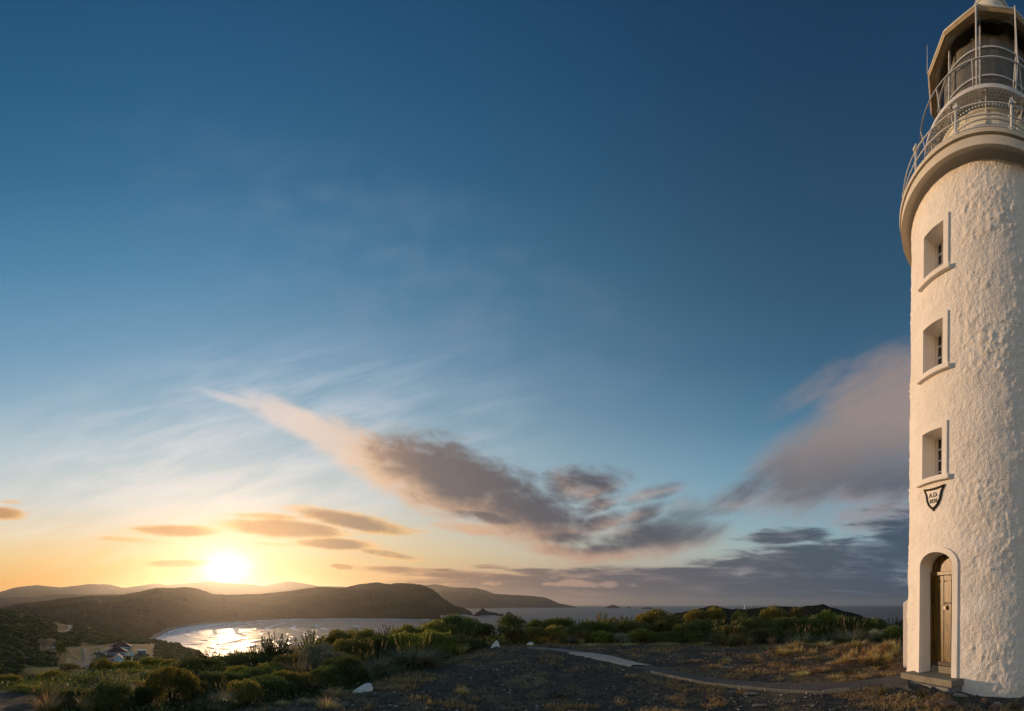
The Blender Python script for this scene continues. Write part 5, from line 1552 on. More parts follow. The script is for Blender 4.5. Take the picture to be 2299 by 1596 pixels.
# ------------------------------------------------------------------ litter and low growth that nobody could count
def stuff(name, V, Q, m, k=4):
    o = np_mesh(name, V, Q, m, None, k=k); tag(o, kind='stuff'); return o
def scatter(n, pxr, rr, keep):
    px = rng.uniform(*pxr, n); r = np.exp(rng.uniform(math.log(rr[0]), math.log(rr[1]), n))
    k = keep(px, r); px = px[k]; r = r[k]; a = (px-CX)/F
    x = r*np.sin(a); y = r*np.cos(a)
    return px, r, np.stack([x, y, ground_z(x, y)], 1)
# undergrowth of the bank
px, r, C = scatter(110000, (-60, 2060), (5.8, 40), lambda p, q: q > edge_r(p)*1.02)
n = len(C)
lo = rng.random(n)**1.5*np.clip(.06+(r-edge_r(px))*.05, .03, .16)
keep = rng.random(n) < .8
C = C+np.stack([0*lo, 0*lo, lo], 1)
sc = np.clip(r/12, .7, 3)
V, Q = leaf_cards(C[keep], rng.normal(size=(keep.sum(), 3))*[.7, .7, .4]+[0, 0, .7], (.07*sc)[keep]*(.6+.8*rng.random(keep.sum())), (.03*sc)[keep])
stuff('undergrowth', V, Q, L_DARK)
# short dry grass over the clearing
def straw_keep(p, q):
    a = (p-CX)/F; x = q*np.sin(a); y = q*np.cos(a)
    f = fbm(x*.9, y*.9, 4, 3)+.5*fbm(x*3.2, y*3.2, 8, 2)
    thr = .30-.22*sstep(q, 10.5, 13.5)-.16*sstep(p, 1600, 1800)*sstep(q, 8.5, 9.5)-.38*np.exp(-((q-edge_r(p))/.8)**2)
    on_path = path_mask(p, q)
    return (q < edge_r(p)*1.03) & (f > thr) & (rng.random(len(p)) < .35+f) & ~on_path
PATH_L = [(1182, 1455.5), (1240, 1459.5), (1273, 1466.5), (1340, 1481), (1414, 1497), (1463, 1510.5), (1516, 1523), (1572, 1534.6), (1662, 1545), (1760, 1553.2), (1849, 1557.2), (1906, 1551), (1985, 1541), (2040, 1552)]
PATH_R = [(1212, 1453.5), (1290, 1459), (1339, 1469.5), (1400, 1482), (1472, 1497.5), (1515, 1508.5), (1560, 1516), (1610, 1523), (1690, 1530), (1770, 1535), (1850, 1537), (1930, 1530), (1990, 1521), (2036, 1512)]
_pw = [gp(*q) for q in PATH_L]; _qw = [gp(*q) for q in PATH_R]
def path_mask(p, q):
    a = (p-CX)/F; x = q*np.sin(a); y = q*np.cos(a)
    res = np.zeros(len(p), bool)
    poly = [(v.x, v.y) for v in _pw]+[(v.x, v.y) for v in _qw[::-1]]
    j = len(poly)-1
    for i in range(len(poly)):
        xi, yi = poly[i]; xj, yj = poly[j]
        res ^= ((yi > y) != (yj > y)) & (x < (xj-xi)*(y-yi)/(yj-yi+1e-12)+xi)
        j = i
    return res
px, r, C = scatter(420000, (560, 2330), (5.0, 16.5), straw_keep)
n = len(C)
wind = np.array([math.cos(-TW_AZ), math.sin(-TW_AZ), 0])*.9
D = rng.normal(size=(n, 3))*[.8, .8, .25]+[0, 0, .55]+wind
hump = np.zeros(n)
for (mx, my, mr, mh) in MOUNDS: hump = np.maximum(hump, np.exp(-((C[:, 0]-mx)**2+(C[:, 1]-my)**2)/(mr*mr))*min(1, mh/.15))
L = (.045+.07*rng.random(n))*(1+2.2*hump*rng.random(n)); W = (.006+.006*rng.random(n))*(1+.5*hump)
D = unit(D); S = unit(np.cross(D, [0, 0, 1.0])+1e-6)
V = np.stack([C-S*W[:, None]*.5-[0, 0, .004], C+S*W[:, None]*.5-[0, 0, .004], C+D*L[:, None]], 1).reshape(-1, 3)
stuff('dry_grass', V, np.arange(n*3).reshape(-1, 3), L_DRY, 3)
# loose chips of stone in the gravel
px, r, C = scatter(16000, (540, 2330), (4.6, 14), lambda p, q: (q < edge_r(p)*.98) & ~path_mask(p, q))
n = len(C); s = (.008+.034*rng.random(n)**3)
o6 = np.array([[1, 0, 0], [0, 1, 0], [-1, 0, 0], [0, -1, 0], [0, 0, .7], [0, 0, -.7]])
th = rng.random(n)*6.28
ct = np.cos(th)[:, None]; sn = np.sin(th)[:, None]
ox = o6[None, :, 0]*1.3; oy = o6[None, :, 1]*.8
V = np.stack([C[:, None, 0]+(ox*ct-oy*sn)*s[:, None], C[:, None, 1]+(ox*sn+oy*ct)*s[:, None], C[:, None, 2]+o6[None, :, 2]*s[:, None]+.3*s[:, None]], -1).reshape(-1, 3)
f8 = np.array([[0, 1, 4], [1, 2, 4], [2, 3, 4], [3, 0, 4], [1, 0, 5], [2, 1, 5], [3, 2, 5], [0, 3, 5]])
Q = (f8[None]+(np.arange(n)*6)[:, None, None]).reshape(-1, 3)
stuff('gravel', V, Q, leaf_mat('stone_chip', [(0, (.03, .03, .03)), (.7, (.09, .085, .08)), (.9, (.20, .18, .16)), (1, (.42, .40, .37))], 0, .1, 0), 3)

# low scrub clothing the slopes below: humps too many to count
def scrub(name, n, pxr, rr, keep, size, m, seg=(9, 5)):
    px, r, C = scatter(n, pxr, rr, keep)
    n = len(C); nu, nv = seg
    u = np.arange(nu)*2*PI/nu; v = np.linspace(0, PI*.5, nv)
    d = np.stack([np.outer(np.sin(v), np.cos(u)), np.outer(np.sin(v), np.sin(u)), np.outer(np.cos(v), np.ones(nu))], -1).reshape(-1, 3)
    s = size[0]+(size[1]-size[0])*rng.random(n)**2
    s = s*np.clip(.55+r/500, .6, 1.5)
    k = 1+.28*fbm((C[:, None, 0]+d[None, :, 0]*2.2), (C[:, None, 1]+d[None, :, 1]*2.2), d[None, :, 2]*2.2+0*C[:, None, 0], 2)*2
    V = C[:, None, :]+d[None]*k[..., None]*s[:, None, None]*np.array([1.25, 1.25, .62])
    V[:, :, 2] -= .12*s[:, None]
    V = V.reshape(-1, 3)
    q = grid_faces(nv, nu, True)
    Q = (q[None]+(np.arange(n)*nu*nv)[:, None, None]).reshape(-1, 4)
    o = np_mesh(name, V, Q, m, None, True); tag(o, kind='stuff'); return o
def scrub_mat(name, stops, sc):
    m = bpy.data.materials.new(name); m.use_nodes = True
    T = NT(m.node_tree); bs = principled(m); bs.inputs['Roughness'].default_value = 1; bs.inputs['Specular IOR Level'].default_value = .03
    geo = T.node('ShaderNodeNewGeometry'); co = T.coord('Object')
    c = T.ramp(geo.outputs['Random Per Island'], [(p, (*q, 1)) for p, q in stops])
    nn = T.noise(co, sc, 4, .7)
    c = T.mix(1.0, c, T.ramp(nn, [(.3, (.68, .68, .68, 1)), (.7, (1.3, 1.3, 1.3, 1))]), 'MULTIPLY')
    T.set(bs.inputs['Base Color'], c); T.set(bs.inputs['Normal'], T.bump(nn, 1.0, .5))
    return m
M_SCRUBNEAR = scrub_mat('valley_scrub', [(0, (.032, .042, .012)), (.6, (.058, .070, .020)), (1, (.10, .105, .032))], 1.6)
ROADS = []
def road_clear(p, q):
    y = Y0-(ground_base(p, q)-EYE)/q*F
    k = np.ones(len(p), bool)
    for (x0, x1, y0, y1) in ROADS: k &= ~((p > x0) & (p < x1) & (y > y0) & (y < y1))
    return k
ROADS += [(128, 212, 1450, 1504), (176, 348, 1446, 1494), (128, 166, 1401, 1418), (85, 126, 1436, 1461)]
scrub('scrub', 38000, (-60, 1000), (30, 880), lambda p, q: (lawn(p, q) < .2) & road_clear(p, q) & ((p > 128) | (q > 430) | (q < 60) | (rng.random(len(p)) < .85)) & (ground_base(p, q) > ZS+6) & ~((q < 170) & (p > 430)), (.8, 2.4), M_SCRUBNEAR)
scrub('hill_scrub', 3000, (1000, 2300), (28, 110), lambda p, q: ground_base(p, q) > ZS+4, (.5, 1.3), M_SCRUBNEAR)

# ------------------------------------------------------------------ path, edging, stones
def path_mat(name, stops):
    mt = bpy.data.materials.new(name); mt.use_nodes = True
    T = NT(mt.node_tree); bs = principled(mt); bs.inputs['Roughness'].default_value = .95
    co = T.coord('Object'); n1 = T.noise(co, 26, 4, .7); n2 = T.noise(co, 1.6, 5, .65)
    c = T.ramp(T.add(T.mul(n1, .7), T.mul(n2, .3)), [(p, (*q, 1)) for p, q in stops])
    T.set(bs.inputs['Base Color'], c); T.set(bs.inputs['Normal'], T.bump(n1, .7, .015))
    return mt
def path(L, Rr, m, dz, jit, n=44, k=9):
    def res(pts):
        P = [gp(*p) for p in pts]
        d = np.cumsum([0]+[(P[i+1]-P[i]).length for i in range(len(P)-1)]); t = np.linspace(0, d[-1], n)
        return [Vector((np.interp(q, d, [p.x for p in P]), np.interp(q, d, [p.y for p in P]), 0)) for q in t]
    A = res(L); Bq = res(Rr); mb = MB(); g = random.Random(9)
    for i in range(n):
        e0 = g.uniform(-jit, jit); e1 = g.uniform(-jit, jit)
        for j in range(k):
            f = j/(k-1); f = f+e0*(1-f)+e1*f
            p = A[i].lerp(Bq[i], f); mb.v.append((p.x, p.y, float(ground_z(p.x, p.y))+dz-(.05 if j in (0, k-1) else 0)))
    mb.f = [(i*k+j, i*k+j+1, i*k+k+j+1, i*k+k+j) for i in range(n-1) for j in range(k-1)]
    o = mb.build('path', m, None, smooth=True); tag(o, kind='structure')
M_SLAB = path_mat('path_concrete', [(.3, (.36, .29, .235)), (.7, (.58, .475, .39))])
M_PGRAV = path_mat('path_gravel', [(.32, (.030, .026, .022)), (.52, (.085, .074, .062)), (.70, (.20, .175, .15))])
path([(1182, 1455.5), (1240, 1459.8), (1284, 1465)], [(1208, 1454), (1264, 1458.5), (1334, 1468.3)], path_mat('far_path_concrete', [(.3, (.12, .11, .105)), (.7, (.27, .25, .235))]), .035, .03, 20)
path([(1273, 1466.5), (1340, 1481), (1414, 1496.7)], [(1338, 1469.5), (1400, 1482), (1473, 1497.6)], M_SLAB, .05, .012)
path([(1416, 1497.3), (1463, 1510.5), (1516, 1523), (1572, 1534.6), (1662, 1545), (1760, 1553.2), (1849, 1557.2), (1906, 1551), (1985, 1541), (2040, 1552)],
     [(1475, 1498.2), (1515, 1508.5), (1560, 1516), (1610, 1523), (1690, 1530), (1770, 1535), (1850, 1537), (1930, 1530), (1990, 1521), (2036, 1512)], M_PGRAV, .03, .06, 60)
M_WOOD = mat('weathered_timber', (.34, .27, .19), .85, .2, var=.25, vscale=14, bump=.4, bscale=40, bdist=.005)
def board(pts, h, w, name, label):
    P = [gp(*p) for p in pts]; mb = MB(); n = 40
    d = np.cumsum([0]+[(P[i+1]-P[i]).length for i in range(len(P)-1)]); t = np.linspace(0, d[-1], n)
    Q = [Vector((np.interp(q, d, [p.x for p in P]), np.interp(q, d, [p.y for p in P]), 0)) for q in t]
    for i in range(n):
        tg = (Q[min(i+1, n-1)]-Q[max(i-1, 0)]).normalized(); s = Vector((tg.y, -tg.x, 0))*w/2
        z = float(ground_z(Q[i].x, Q[i].y))
        for a, b in ((-1, -.04), (1, -.04), (1, h), (-1, h)): mb.v.append((Q[i].x+s.x*a, Q[i].y+s.y*a, z+b))
    mb.f = [(i*4+k, i*4+4+k, i*4+4+(k+1) % 4, i*4+(k+1) % 4) for i in range(n-1) for k in range(4)]+[(0, 1, 2, 3), (n*4-1, n*4-2, n*4-3, n*4-4)]
    c = Q[n//2]
    o = mb.build(name, M_WOOD, None, bevel=.004)
    tag(o, label, 'edging board', 'timber edging of the path')
    for i in (4, 12, 20, 28, 36):
        if len(pts) > 3:
            z = float(ground_z(Q[i].x, Q[i].y))
            tg = (Q[i+1]-Q[i-1]).normalized(); s = Vector((tg.y, -tg.x, 0))*(w/2+.018)
            if s.dot(Vector((Q[i].x, Q[i].y, 0))) > 0: s = -s
            MB().box((Q[i].x+s.x, Q[i].y+s.y, z+h*.3), (.03, .03, h*1.1)).build('peg', M_WOOD, o)
board([(1460, 1510.5), (1516, 1523.4), (1571, 1535.5), (1662, 1546), (1760, 1554.6), (1849, 1559.5)], .055, .035, 'edging_board', 'long curved timber edging board along the near side of the path')
board([(1847, 1558), (1880, 1555), (1907, 1552)], .07, .035, 'edging_board', 'short loose plank beyond the end of the curved edging')

def stone(name, x, ybase, wpx, hpx, seed, m, label, group, sc=(1, .7), lean=0.0, pts=None):
    q = gp(x, ybase); r = math.hypot(q.x, q.y); w = wpx/F*r/2; h = hpx/F*r
    g = np.random.default_rng(seed)
    bm = bmesh.new(); bmesh.ops.create_icosphere(bm, subdivisions=4, radius=1)
    planes = [(Vector(g.normal(size=3)).normalized(), .62+.3*g.random()) for _ in range(11)]
    for v in bm.verts:
        p = v.co.copy()
        for nrm, dd in planes:
            e = p.dot(nrm)-dd
            if e > 0: p -= nrm*e*.85
        k = 1+.07*mnoise.fractal(p*2.2+Vector((seed, 0, 0)), 1, 2, 4)
        p *= k
        if pts: p = pts(p)
        v.co = Vector((p.x*w*1.15, p.y*w*sc[1], p.z*h*.58+h*.42+lean*p.x*h))
    me = bpy.data.meshes.new(name); bm.to_mesh(me); bm.free()
    o = link(name, me, m); shade(me, True)
    o.location = q; o.rotation_euler = (0, 0, -azi(x))
    tag(o, label, 'stone', group)
    return o
M_WHITE = mat('whitewashed_stone', (.66, .65, .62), .9, .2, var=.08, vscale=9, bump=.5, bscale=26, bdist=.01, dirt=((.10, .08, .07), 16, .66, .74))
G_WS = 'white painted stones round the clearing'
def slab_stone(outline, ybase, thick, tilt, label, seed):
    """a flat-sided stone: an outline seen at its own distance, with real thickness, leaning back"""
    cx = sum(p[0] for p in outline)/len(outline)
    q = gp(cx, ybase); r = math.hypot(q.x, q.y); k = r/F
    pts = [((x-cx)*k, (ybase-y)*k) for x, y in outline]
    dense = []
    for i in range(len(pts)):
        a = Vector(pts[i]); b = Vector(pts[(i+1) % len(pts)])
        for t in (0, .34, .67): dense.append(a.lerp(b, t))
    n = len(dense); g = random.Random(seed); mb = MB(); vs = []
    for (d, s) in ((-thick*.5, .90), (-thick*.32, 1.0), (thick*.32, 1.0), (thick*.5, .90)):
        for p in dense:
            c = Vector((sum(v.x for v in dense)/n, sum(v.y for v in dense)/n))
            w = c+(p-c)*s
            vs.append((w.x+g.uniform(-.006, .006), d+w.y*tilt+g.uniform(-.006, .006), w.y-.02))
    fs = [tuple(range(n))[::-1], tuple(range(3*n, 4*n))]
    for l in range(3): fs += [(l*n+i, l*n+(i+1) % n, (l+1)*n+(i+1) % n, (l+1)*n+i) for i in range(n)]
    o = mb.add(vs, fs).build('painted_stone', M_WHITE, None, smooth=38)
    o.location = q; o.rotation_euler = (0, 0, -azi(cx))
    tag(o, label, 'stone', G_WS)
slab_stone([(789.5, 1552), (798, 1546.8), (817, 1537), (829, 1534), (835.5, 1536.6), (838, 1543), (835.5, 1548), (817, 1551.5)], 1551, .26, .55, 'white painted wedge-shaped stone at the edge of the bank, nearest the camera', 4)
slab_stone([(1101.5, 1454.5), (1104.5, 1446.5), (1115, 1436.4), (1119, 1439.7), (1123.6, 1453.5), (1117, 1449), (1108.5, 1451.5)], 1453.5, .16, .35, 'tall leaning white painted stone at the end of the track gap', 6)
stone('painted_stone', 1190, 1450, 15, 9, 7, M_WHITE, 'small low white painted stone under the round yellowish shrub', G_WS)
stone('painted_stone', 1752, 1434, 11, 9, 9, M_WHITE, 'white painted stone half hidden in the hedge foot by a dry tuft', G_WS)
M_STONE = mat('field_stone', (.16, .10, .07), .9, .2, var=.35, vscale=9, bump=.6, bscale=24, bdist=.012)
M_GSTONE = mat('grey_stone', (.20, .18, .16), .9, .2, var=.3, vscale=9, bump=.6, bscale=24, bdist=.012)
G_ST = 'stones at the foot of the tower'
for a in [
 (2209, 1582, 17, 17, 11, M_STONE, 'upright orange-lit stone below the tower wall'),
 (2232, 1596, 24, 14, 12, M_STONE, 'round brown stone by the bottom edge right of the upright one'),
 (2196, 1597, 20, 11, 13, M_STONE, 'brown stone at the bottom edge left of the round one'),
 (2126, 1584, 50, 12, 14, M_STONE, 'long flat brown stone in front of the doorstep'),
 (2089, 1586, 26, 12, 15, M_STONE, 'reddish stone left of the long flat one'),
 (2155, 1565, 34, 10, 16, M_GSTONE, 'broken grey rubble against the tower foot'),
 (2240, 1584, 20, 9, 17, M_GSTONE, 'dark grey stone behind the round brown stone'),
 (2054, 1568, 14, 8, 18, M_GSTONE, 'small pale stone left of the mossy tuft'),
 (1684, 1559, 36, 5, 19, M_GSTONE, 'flat pale stone set in the gravel below the edging'),
 (1706, 1586, 30, 5, 20, M_GSTONE, 'flat stone near the bottom edge in mid gravel'),
 (1919, 1573, 26, 6, 21, M_STONE, 'flat brown stone below the short plank'),
 (1640, 1540+15, 16, 4, 22, M_GSTONE, 'small flat stone left of the flat pale one'),
 (1990, 1576, 22, 7, 23, M_STONE, 'reddish flat stone left of the tower stones'),
 (1630, 1500, 34, 4, 24, M_GSTONE, 'flat pale slab in the gravel behind the edging'),
]: stone('stone', a[0], a[1], a[2], a[3], a[4], a[5], a[6], G_ST)

# ------------------------------------------------------------------ the keepers' houses in the valley
def site(x, y):
    """ground point of the valley seen at (x, y), and its bearing"""
    q = gp(x, y); return q, -azi(x)
W_WALL = mat('white_weatherboard', (.88, .88, .88), .7, .2, var=.04)
W_ROOF = mat('maroon_roof', (.13, .040, .034), .6, .3, var=.2, vscale=.8)
W_PINK = mat('faded_red_roof', (.26, .13, .10), .6, .3, var=.15, vscale=.8)
W_CAP = mat('roof_capping', (.55, .45, .42), .6, .3)
W_GLASS = mat('house_glass', (.02, .022, .025), .15, .5)
W_GREY = mat('grey_steel_wall', (.24, .27, .31), .6, .3, var=.1)
W_PALE = mat('pale_steel_roof', (.60, .62, .64), .5, .3)
W_CHIM = mat('dark_brick', (.07, .035, .03), .9, .1)
def house(name, label, x, y, W, D, hw, hr, yaw, chim, win, ridge, verandah=False):
    q, rz = site(x, y)
    h = thing(name, label, 'house', q-Vector((0, 0, .2)), rz+yaw, 'cottages in the valley')
    MB().box((0, D/2, hw/2), (W, D, hw)).build('wall', W_WALL, h)
    o = .55; x0, x1, y0, y1 = -W/2-o, W/2+o, -o, D+o; ry = D/2
    roof = MB().add([(x0, y0, hw), (x1, y0, hw), (x1, y1, hw), (x0, y1, hw), (ridge[0], ry, hw+hr), (ridge[1], ry, hw+hr), (x0, y0, hw-.18), (x1, y0, hw-.18), (x1, y1, hw-.18), (x0, y1, hw-.18)],
        [(0, 1, 5, 4), (1, 2, 5), (2, 3, 4, 5), (3, 0, 4), (0, 6, 7, 1), (1, 7, 8, 2), (2, 8, 9, 3), (3, 9, 6, 0), (6, 9, 8, 7)]).build('roof', W_ROOF, h)
    cp = MB(); cp.bar((x1, y0, hw+.05), (ridge[1], ry, hw+hr+.05), .30, .10); cp.build('hip_capping', W_CAP, roof)
    cp = MB(); cp.bar((x0, y0, hw+.05), (ridge[0], ry, hw+hr+.05), .18, .08); cp.build('hip_capping', W_ROOF, roof)
    MB().box((0, y0-.05, hw-.10), (W+2*o, .12, .22)).build('gutter', W_WALL, h)
    for (cx, cy, ch) in chim:
        c = MB().box((cx, cy, hw+hr+ch/2-1.6), (.9, .7, ch+1.6)); c.box((cx, cy, hw+hr+ch-.75), (1.1, .9, .16)); c.build('chimney', W_CHIM, roof)
    for (wx, ww) in win:
        f = MB().box((wx, -.04, hw*.52), (ww+.2, .1, 1.35)).build('window', W_WALL, h)
        MB().box((wx, -.10, hw*.52), (ww, .06, 1.1)).build('pane', W_GLASS, f)
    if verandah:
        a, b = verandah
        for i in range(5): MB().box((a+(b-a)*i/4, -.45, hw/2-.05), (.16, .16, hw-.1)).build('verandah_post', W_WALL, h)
        MB().box(((a+b)/2, -.06, hw*.45), (b-a, .05, hw*.7)).build('verandah_panel', mat('verandah_panel_grey', (.14, .15, .15), .8, .2), h)  # dark grey panel set behind the verandah posts
    return h
house('keepers_cottage', 'nearer white cottage with maroon hipped roof in the valley', 263.5, 1472.3, 15.6, 12.0, 2.5, 4.3, .10, [(-1.5, 6, 1.5), (.9, 8.2, 1.0)], [(2.6, .8), (3.8, .8), (4.9, .8)], (-.4, .5), (-7.5, -.6))
house('keepers_cottage', 'farther cottage with dark red hipped roof and chimneys, behind the nearer one', 272, 1459.5, 17.0, 13.0, 2.7, 4.6, .08, [(-1.7, 6, 1.7), (.2, 6.5, 1.2)], [(4.2, 1.0), (6.0, 1.0)], (-.8, .9), (6.2, 8.2))
def garage():
    q, rz = site(267.6, 1486.8)
    h = thing('garage', 'white gabled garage with a roller door, in front of the nearer cottage', 'garage', q-Vector((0, 0, .2)), rz+.12)
    W, D, hw, hr = 6.3, 7.5, 2.5, 2.3
    MB().add([(-W/2, 0, 0), (W/2, 0, 0), (W/2, 0, hw), (0, 0, hw+hr), (-W/2, 0, hw), (-W/2, D, 0), (W/2, D, 0), (W/2, D, hw), (0, D, hw+hr), (-W/2, D, hw)],
        [(0, 1, 2, 3, 4), (5, 9, 8, 7, 6), (0, 5, 6, 1), (1, 6, 7, 2), (0, 4, 9, 5)]).build('wall', mat('pale_blue_white_wall', (.76, .80, .84), .7, .2), h)
    for s in (-1, 1):
        r = MB(); a = Vector((0, 0, hw+hr+.12)); b = Vector((s*(W/2+.5), 0, hw-.28)); u = Vector((0, -.45, 0)); v = Vector((0, D+.45, 0)); t = Vector((0, 0, .10))
        r.add([a+u, b+u, b+v, a+v, a+u-t, b+u-t, b+v-t, a+v-t], [(0, 1, 2, 3), (7, 6, 5, 4), (0, 4, 5, 1), (1, 5, 6, 2), (2, 6, 7, 3), (3, 7, 4, 0)])
        r.build('roof', W_PINK, h)
        c = MB(); c.bar(a+u*1.02-Vector((0, 0, .06)), b+u*1.02-Vector((0, 0, .06)), .08, .2); c.build('barge_board', W_CAP if s > 0 else W_WALL, h)
    MB().box((1.75, -.04, 1.02), (2.3, .08, 2.0)).build('roller_door', W_WALL, h)
    MB().box((1.75, -.07, 2.12), (2.4, .1, .22)).build('door_head', W_GREY, h)
    r = MB(); r.add([(-W/2, -.2, 2.55), (-W/2-3.6, -.2, 2.05), (-W/2-3.6, 5.5, 2.05), (-W/2, 5.5, 2.55), (-W/2, -.2, 2.45), (-W/2-3.6, -.2, 1.95), (-W/2-3.6, 5.5, 1.95), (-W/2, 5.5, 2.45)], [(0, 1, 2, 3), (7, 6, 5, 4), (0, 4, 5, 1), (1, 5, 6, 2), (2, 6, 7, 3), (3, 7, 4, 0)])
    r.build('carport_roof', W_PINK, h)
    for xx in (-W/2-3.5, -W/2-.3): MB().box((xx, -.05, 1.0), (.16, .16, 2.0)).build('carport_post', W_WALL, h)
    MB().box((-W/2-1.8, 5.4, 1.0), (3.6, .1, 2.0)).build('carport_wall', W_CHIM, h)
garage()
def shed(name, label, x, y, W, D, hgt, wall, roof, yaw, win=None, slope=.25):
    q, rz = site(x, y)
    h = thing(name, label, name, q-Vector((0, 0, .2)), rz+yaw, 'small outbuildings in the valley')
    MB().box((0, D/2, hgt/2), (W, D, hgt)).build('wall', wall, h)
    MB().add([(-W/2-.15, -.15, hgt+.02), (W/2+.15, -.15, hgt+.02), (W/2+.15, D+.15, hgt+slope), (-W/2-.15, D+.15, hgt+slope), (-W/2-.15, -.15, hgt+.14), (W/2+.15, -.15, hgt+.14), (W/2+.15, D+.15, hgt+slope+.12), (-W/2-.15, D+.15, hgt+slope+.12)],
        [(3, 2, 1, 0), (4, 5, 6, 7), (0, 1, 5, 4), (1, 2, 6, 5), (2, 3, 7, 6), (3, 0, 4, 7)]).build('roof', roof, h)
    if win: MB().box((win[0], -.05, hgt*.45), (win[1], .1, .8)).build('window', mat('bright_reflection_pane', (.75, .62, .30), .4, .5), h)  # window's bright reflection painted in as a pale yellow pane colour
    else: MB().box((-W*.22, -.04, min(1.0, hgt*.42)), (min(.9, W*.3), .08, min(1.9, hgt*.8))).build('door', mat('shed_door', (.45, .46, .46), .6, .3), h)
shed('shed', 'grey steel shed with a pale roof, right of the cottages', 318, 1467.8, 6.6, 4.5, 2.7, W_GREY, W_PALE, -.05, (.2, 1.1))
shed('shed', 'white boxy outhouse against the right end of the nearer cottage', 295.6, 1473, 3.3, 3.2, 3.2, W_WALL, W_PINK, .08)
shed('shed', 'grey low hut at the foot of the mast on the left slope', 121.6, 1457.5, 2.7, 2.2, 1.6, W_GREY, W_PALE, .1)
shed('cabinet', 'taller white cabinet left of the grey hut on the left slope', 107.2, 1458, 1.1, 1.0, 1.9, W_WALL, W_PALE, 0, None, .05)
shed('cabinet', 'small white cabinet alone on the left slope above the taller one', 90.8, 1453, .9, .9, 1.3, W_WALL, W_WALL, 0, None, .05)

F_GREY = mat('grey_fence', (.12, .11, .10), .9, .1, var=.25, vscale=1.2)
F_HEDGE = scrub_mat('clipped_hedge', [(0, (.02, .026, .012)), (1, (.03, .036, .016))], 3)
def fence(name, label, pts, h, m, th=.12, cat='fence'):
    P = [gp(*p) for p in pts]
    t = thing(name, label, cat, P[0], 0, 'fences round the cottages' if cat == 'fence' else None)
    for i in range(len(P)-1):
        a = P[i]-P[0]; b = P[i+1]-P[0]; d = (b-a); L = d.length
        n = max(1, int(L/2.4))
        z = Vector((0, 0, h/2))
        MB().bar(a+z, b+z, th, h).build('hedge_body' if cat == 'hedge' else 'fence_panel', m, t)
        if cat == 'fence':
            for k in range(n+1): MB().box(tuple(a+d*k/n+Vector((0, 0, h/2+.06))), (.18, .18, h+.14)).build('post', m, t)
fence('paling_fence', 'grey paling fence below the right-hand lawn of the cottages', [(299, 1481), (330, 1482.5)], 1.8, F_GREY)
fence('paling_fence', 'grey fence running in front of the steel shed', [(311, 1469), (335, 1473.5)], 1.5, F_GREY)
fence('paling_fence', 'grey fence in front of the nearer cottage verandah', [(228, 1476), (258, 1476.8)], 1.6, F_GREY)
fence('paling_fence', 'slanting fence down the slope left of the nearer cottage', [(221, 1462.5), (236.5, 1484.5)], 1.0, F_GREY)
fence('paling_fence', 'low dark fence at the foot of the white garage', [(246, 1490.5), (280, 1491)], .9, F_GREY)
fence('white_rail_fence', 'short pale fence at the left end of the nearer cottage', [(226, 1465.3), (235.5, 1465.2)], 1.1, W_WALL)
fence('clipped_hedge', 'left block of clipped dark hedge between cottage and garage', [(272, 1481), (281, 1481)], 2.3, F_HEDGE, 1.2, 'hedge')
fence('clipped_hedge', 'right block of clipped dark hedge between cottage and lawn', [(284, 1481), (293.5, 1481)], 2.2, F_HEDGE, 1.2, 'hedge')

def ribbon(name, L, Rr, m, dz=.06, n=50, k=7):
    def res(pts):
        P = [gp(*p) for p in pts]
        d = np.cumsum([0]+[(P[i+1]-P[i]).length for i in range(len(P)-1)]); t = np.linspace(0, d[-1], n)
        return [Vector((np.interp(q, d, [p.x for p in P]), np.interp(q, d, [p.y for p in P]), 0)) for q in t]
    A = res(L); Bq = res(Rr); mb = MB()
    for i in range(n):
        for j in range(k):
            p = A[i].lerp(Bq[i], j/(k-1)); mb.v.append((p.x, p.y, float(ground_z(p.x, p.y))+dz))
    mb.f = [(i*k+j, i*k+j+1, i*k+k+j+1, i*k+k+j) for i in range(n-1) for j in range(k-1)]
    o = mb.build(name, m, None, smooth=True); tag(o, kind='structure'); return o
M_ROAD = mat('gravel_road', (.135, .125, .115), .95, .1, var=.2, vscale=.4, dirt=((.22, .20, .18), .6, .5, .7))
ribbon('road', [(188, 1499), (188, 1486), (189, 1472), (187, 1462), (183, 1453)], [(207, 1499), (206, 1486), (205, 1470), (199, 1461), (191, 1453)], M_ROAD, .22)
ribbon('parking_area', [(136, 1497), (160, 1500), (206, 1500.5)], [(146, 1487), (165, 1486), (207, 1487.5)], M_ROAD, .30)
ribbon('road', [(128, 1417), (142, 1417.3), (152, 1413), (151, 1407), (156, 1404.6)], [(128, 1418.8), (145, 1418.2), (160, 1413.8), (163, 1408.5), (156, 1403.6)], mat('pale_gravel_road', (.24, .21, .18), .95, .1, var=.15, vscale=.3), .5)
ribbon('sand_track', [(154, 1461), (162, 1470), (176, 1481)], [(157, 1461), (167, 1470), (183, 1481)], mat('worn_grass_track', (.30, .21, .08), .95, .1, var=.2, vscale=.5), .12)

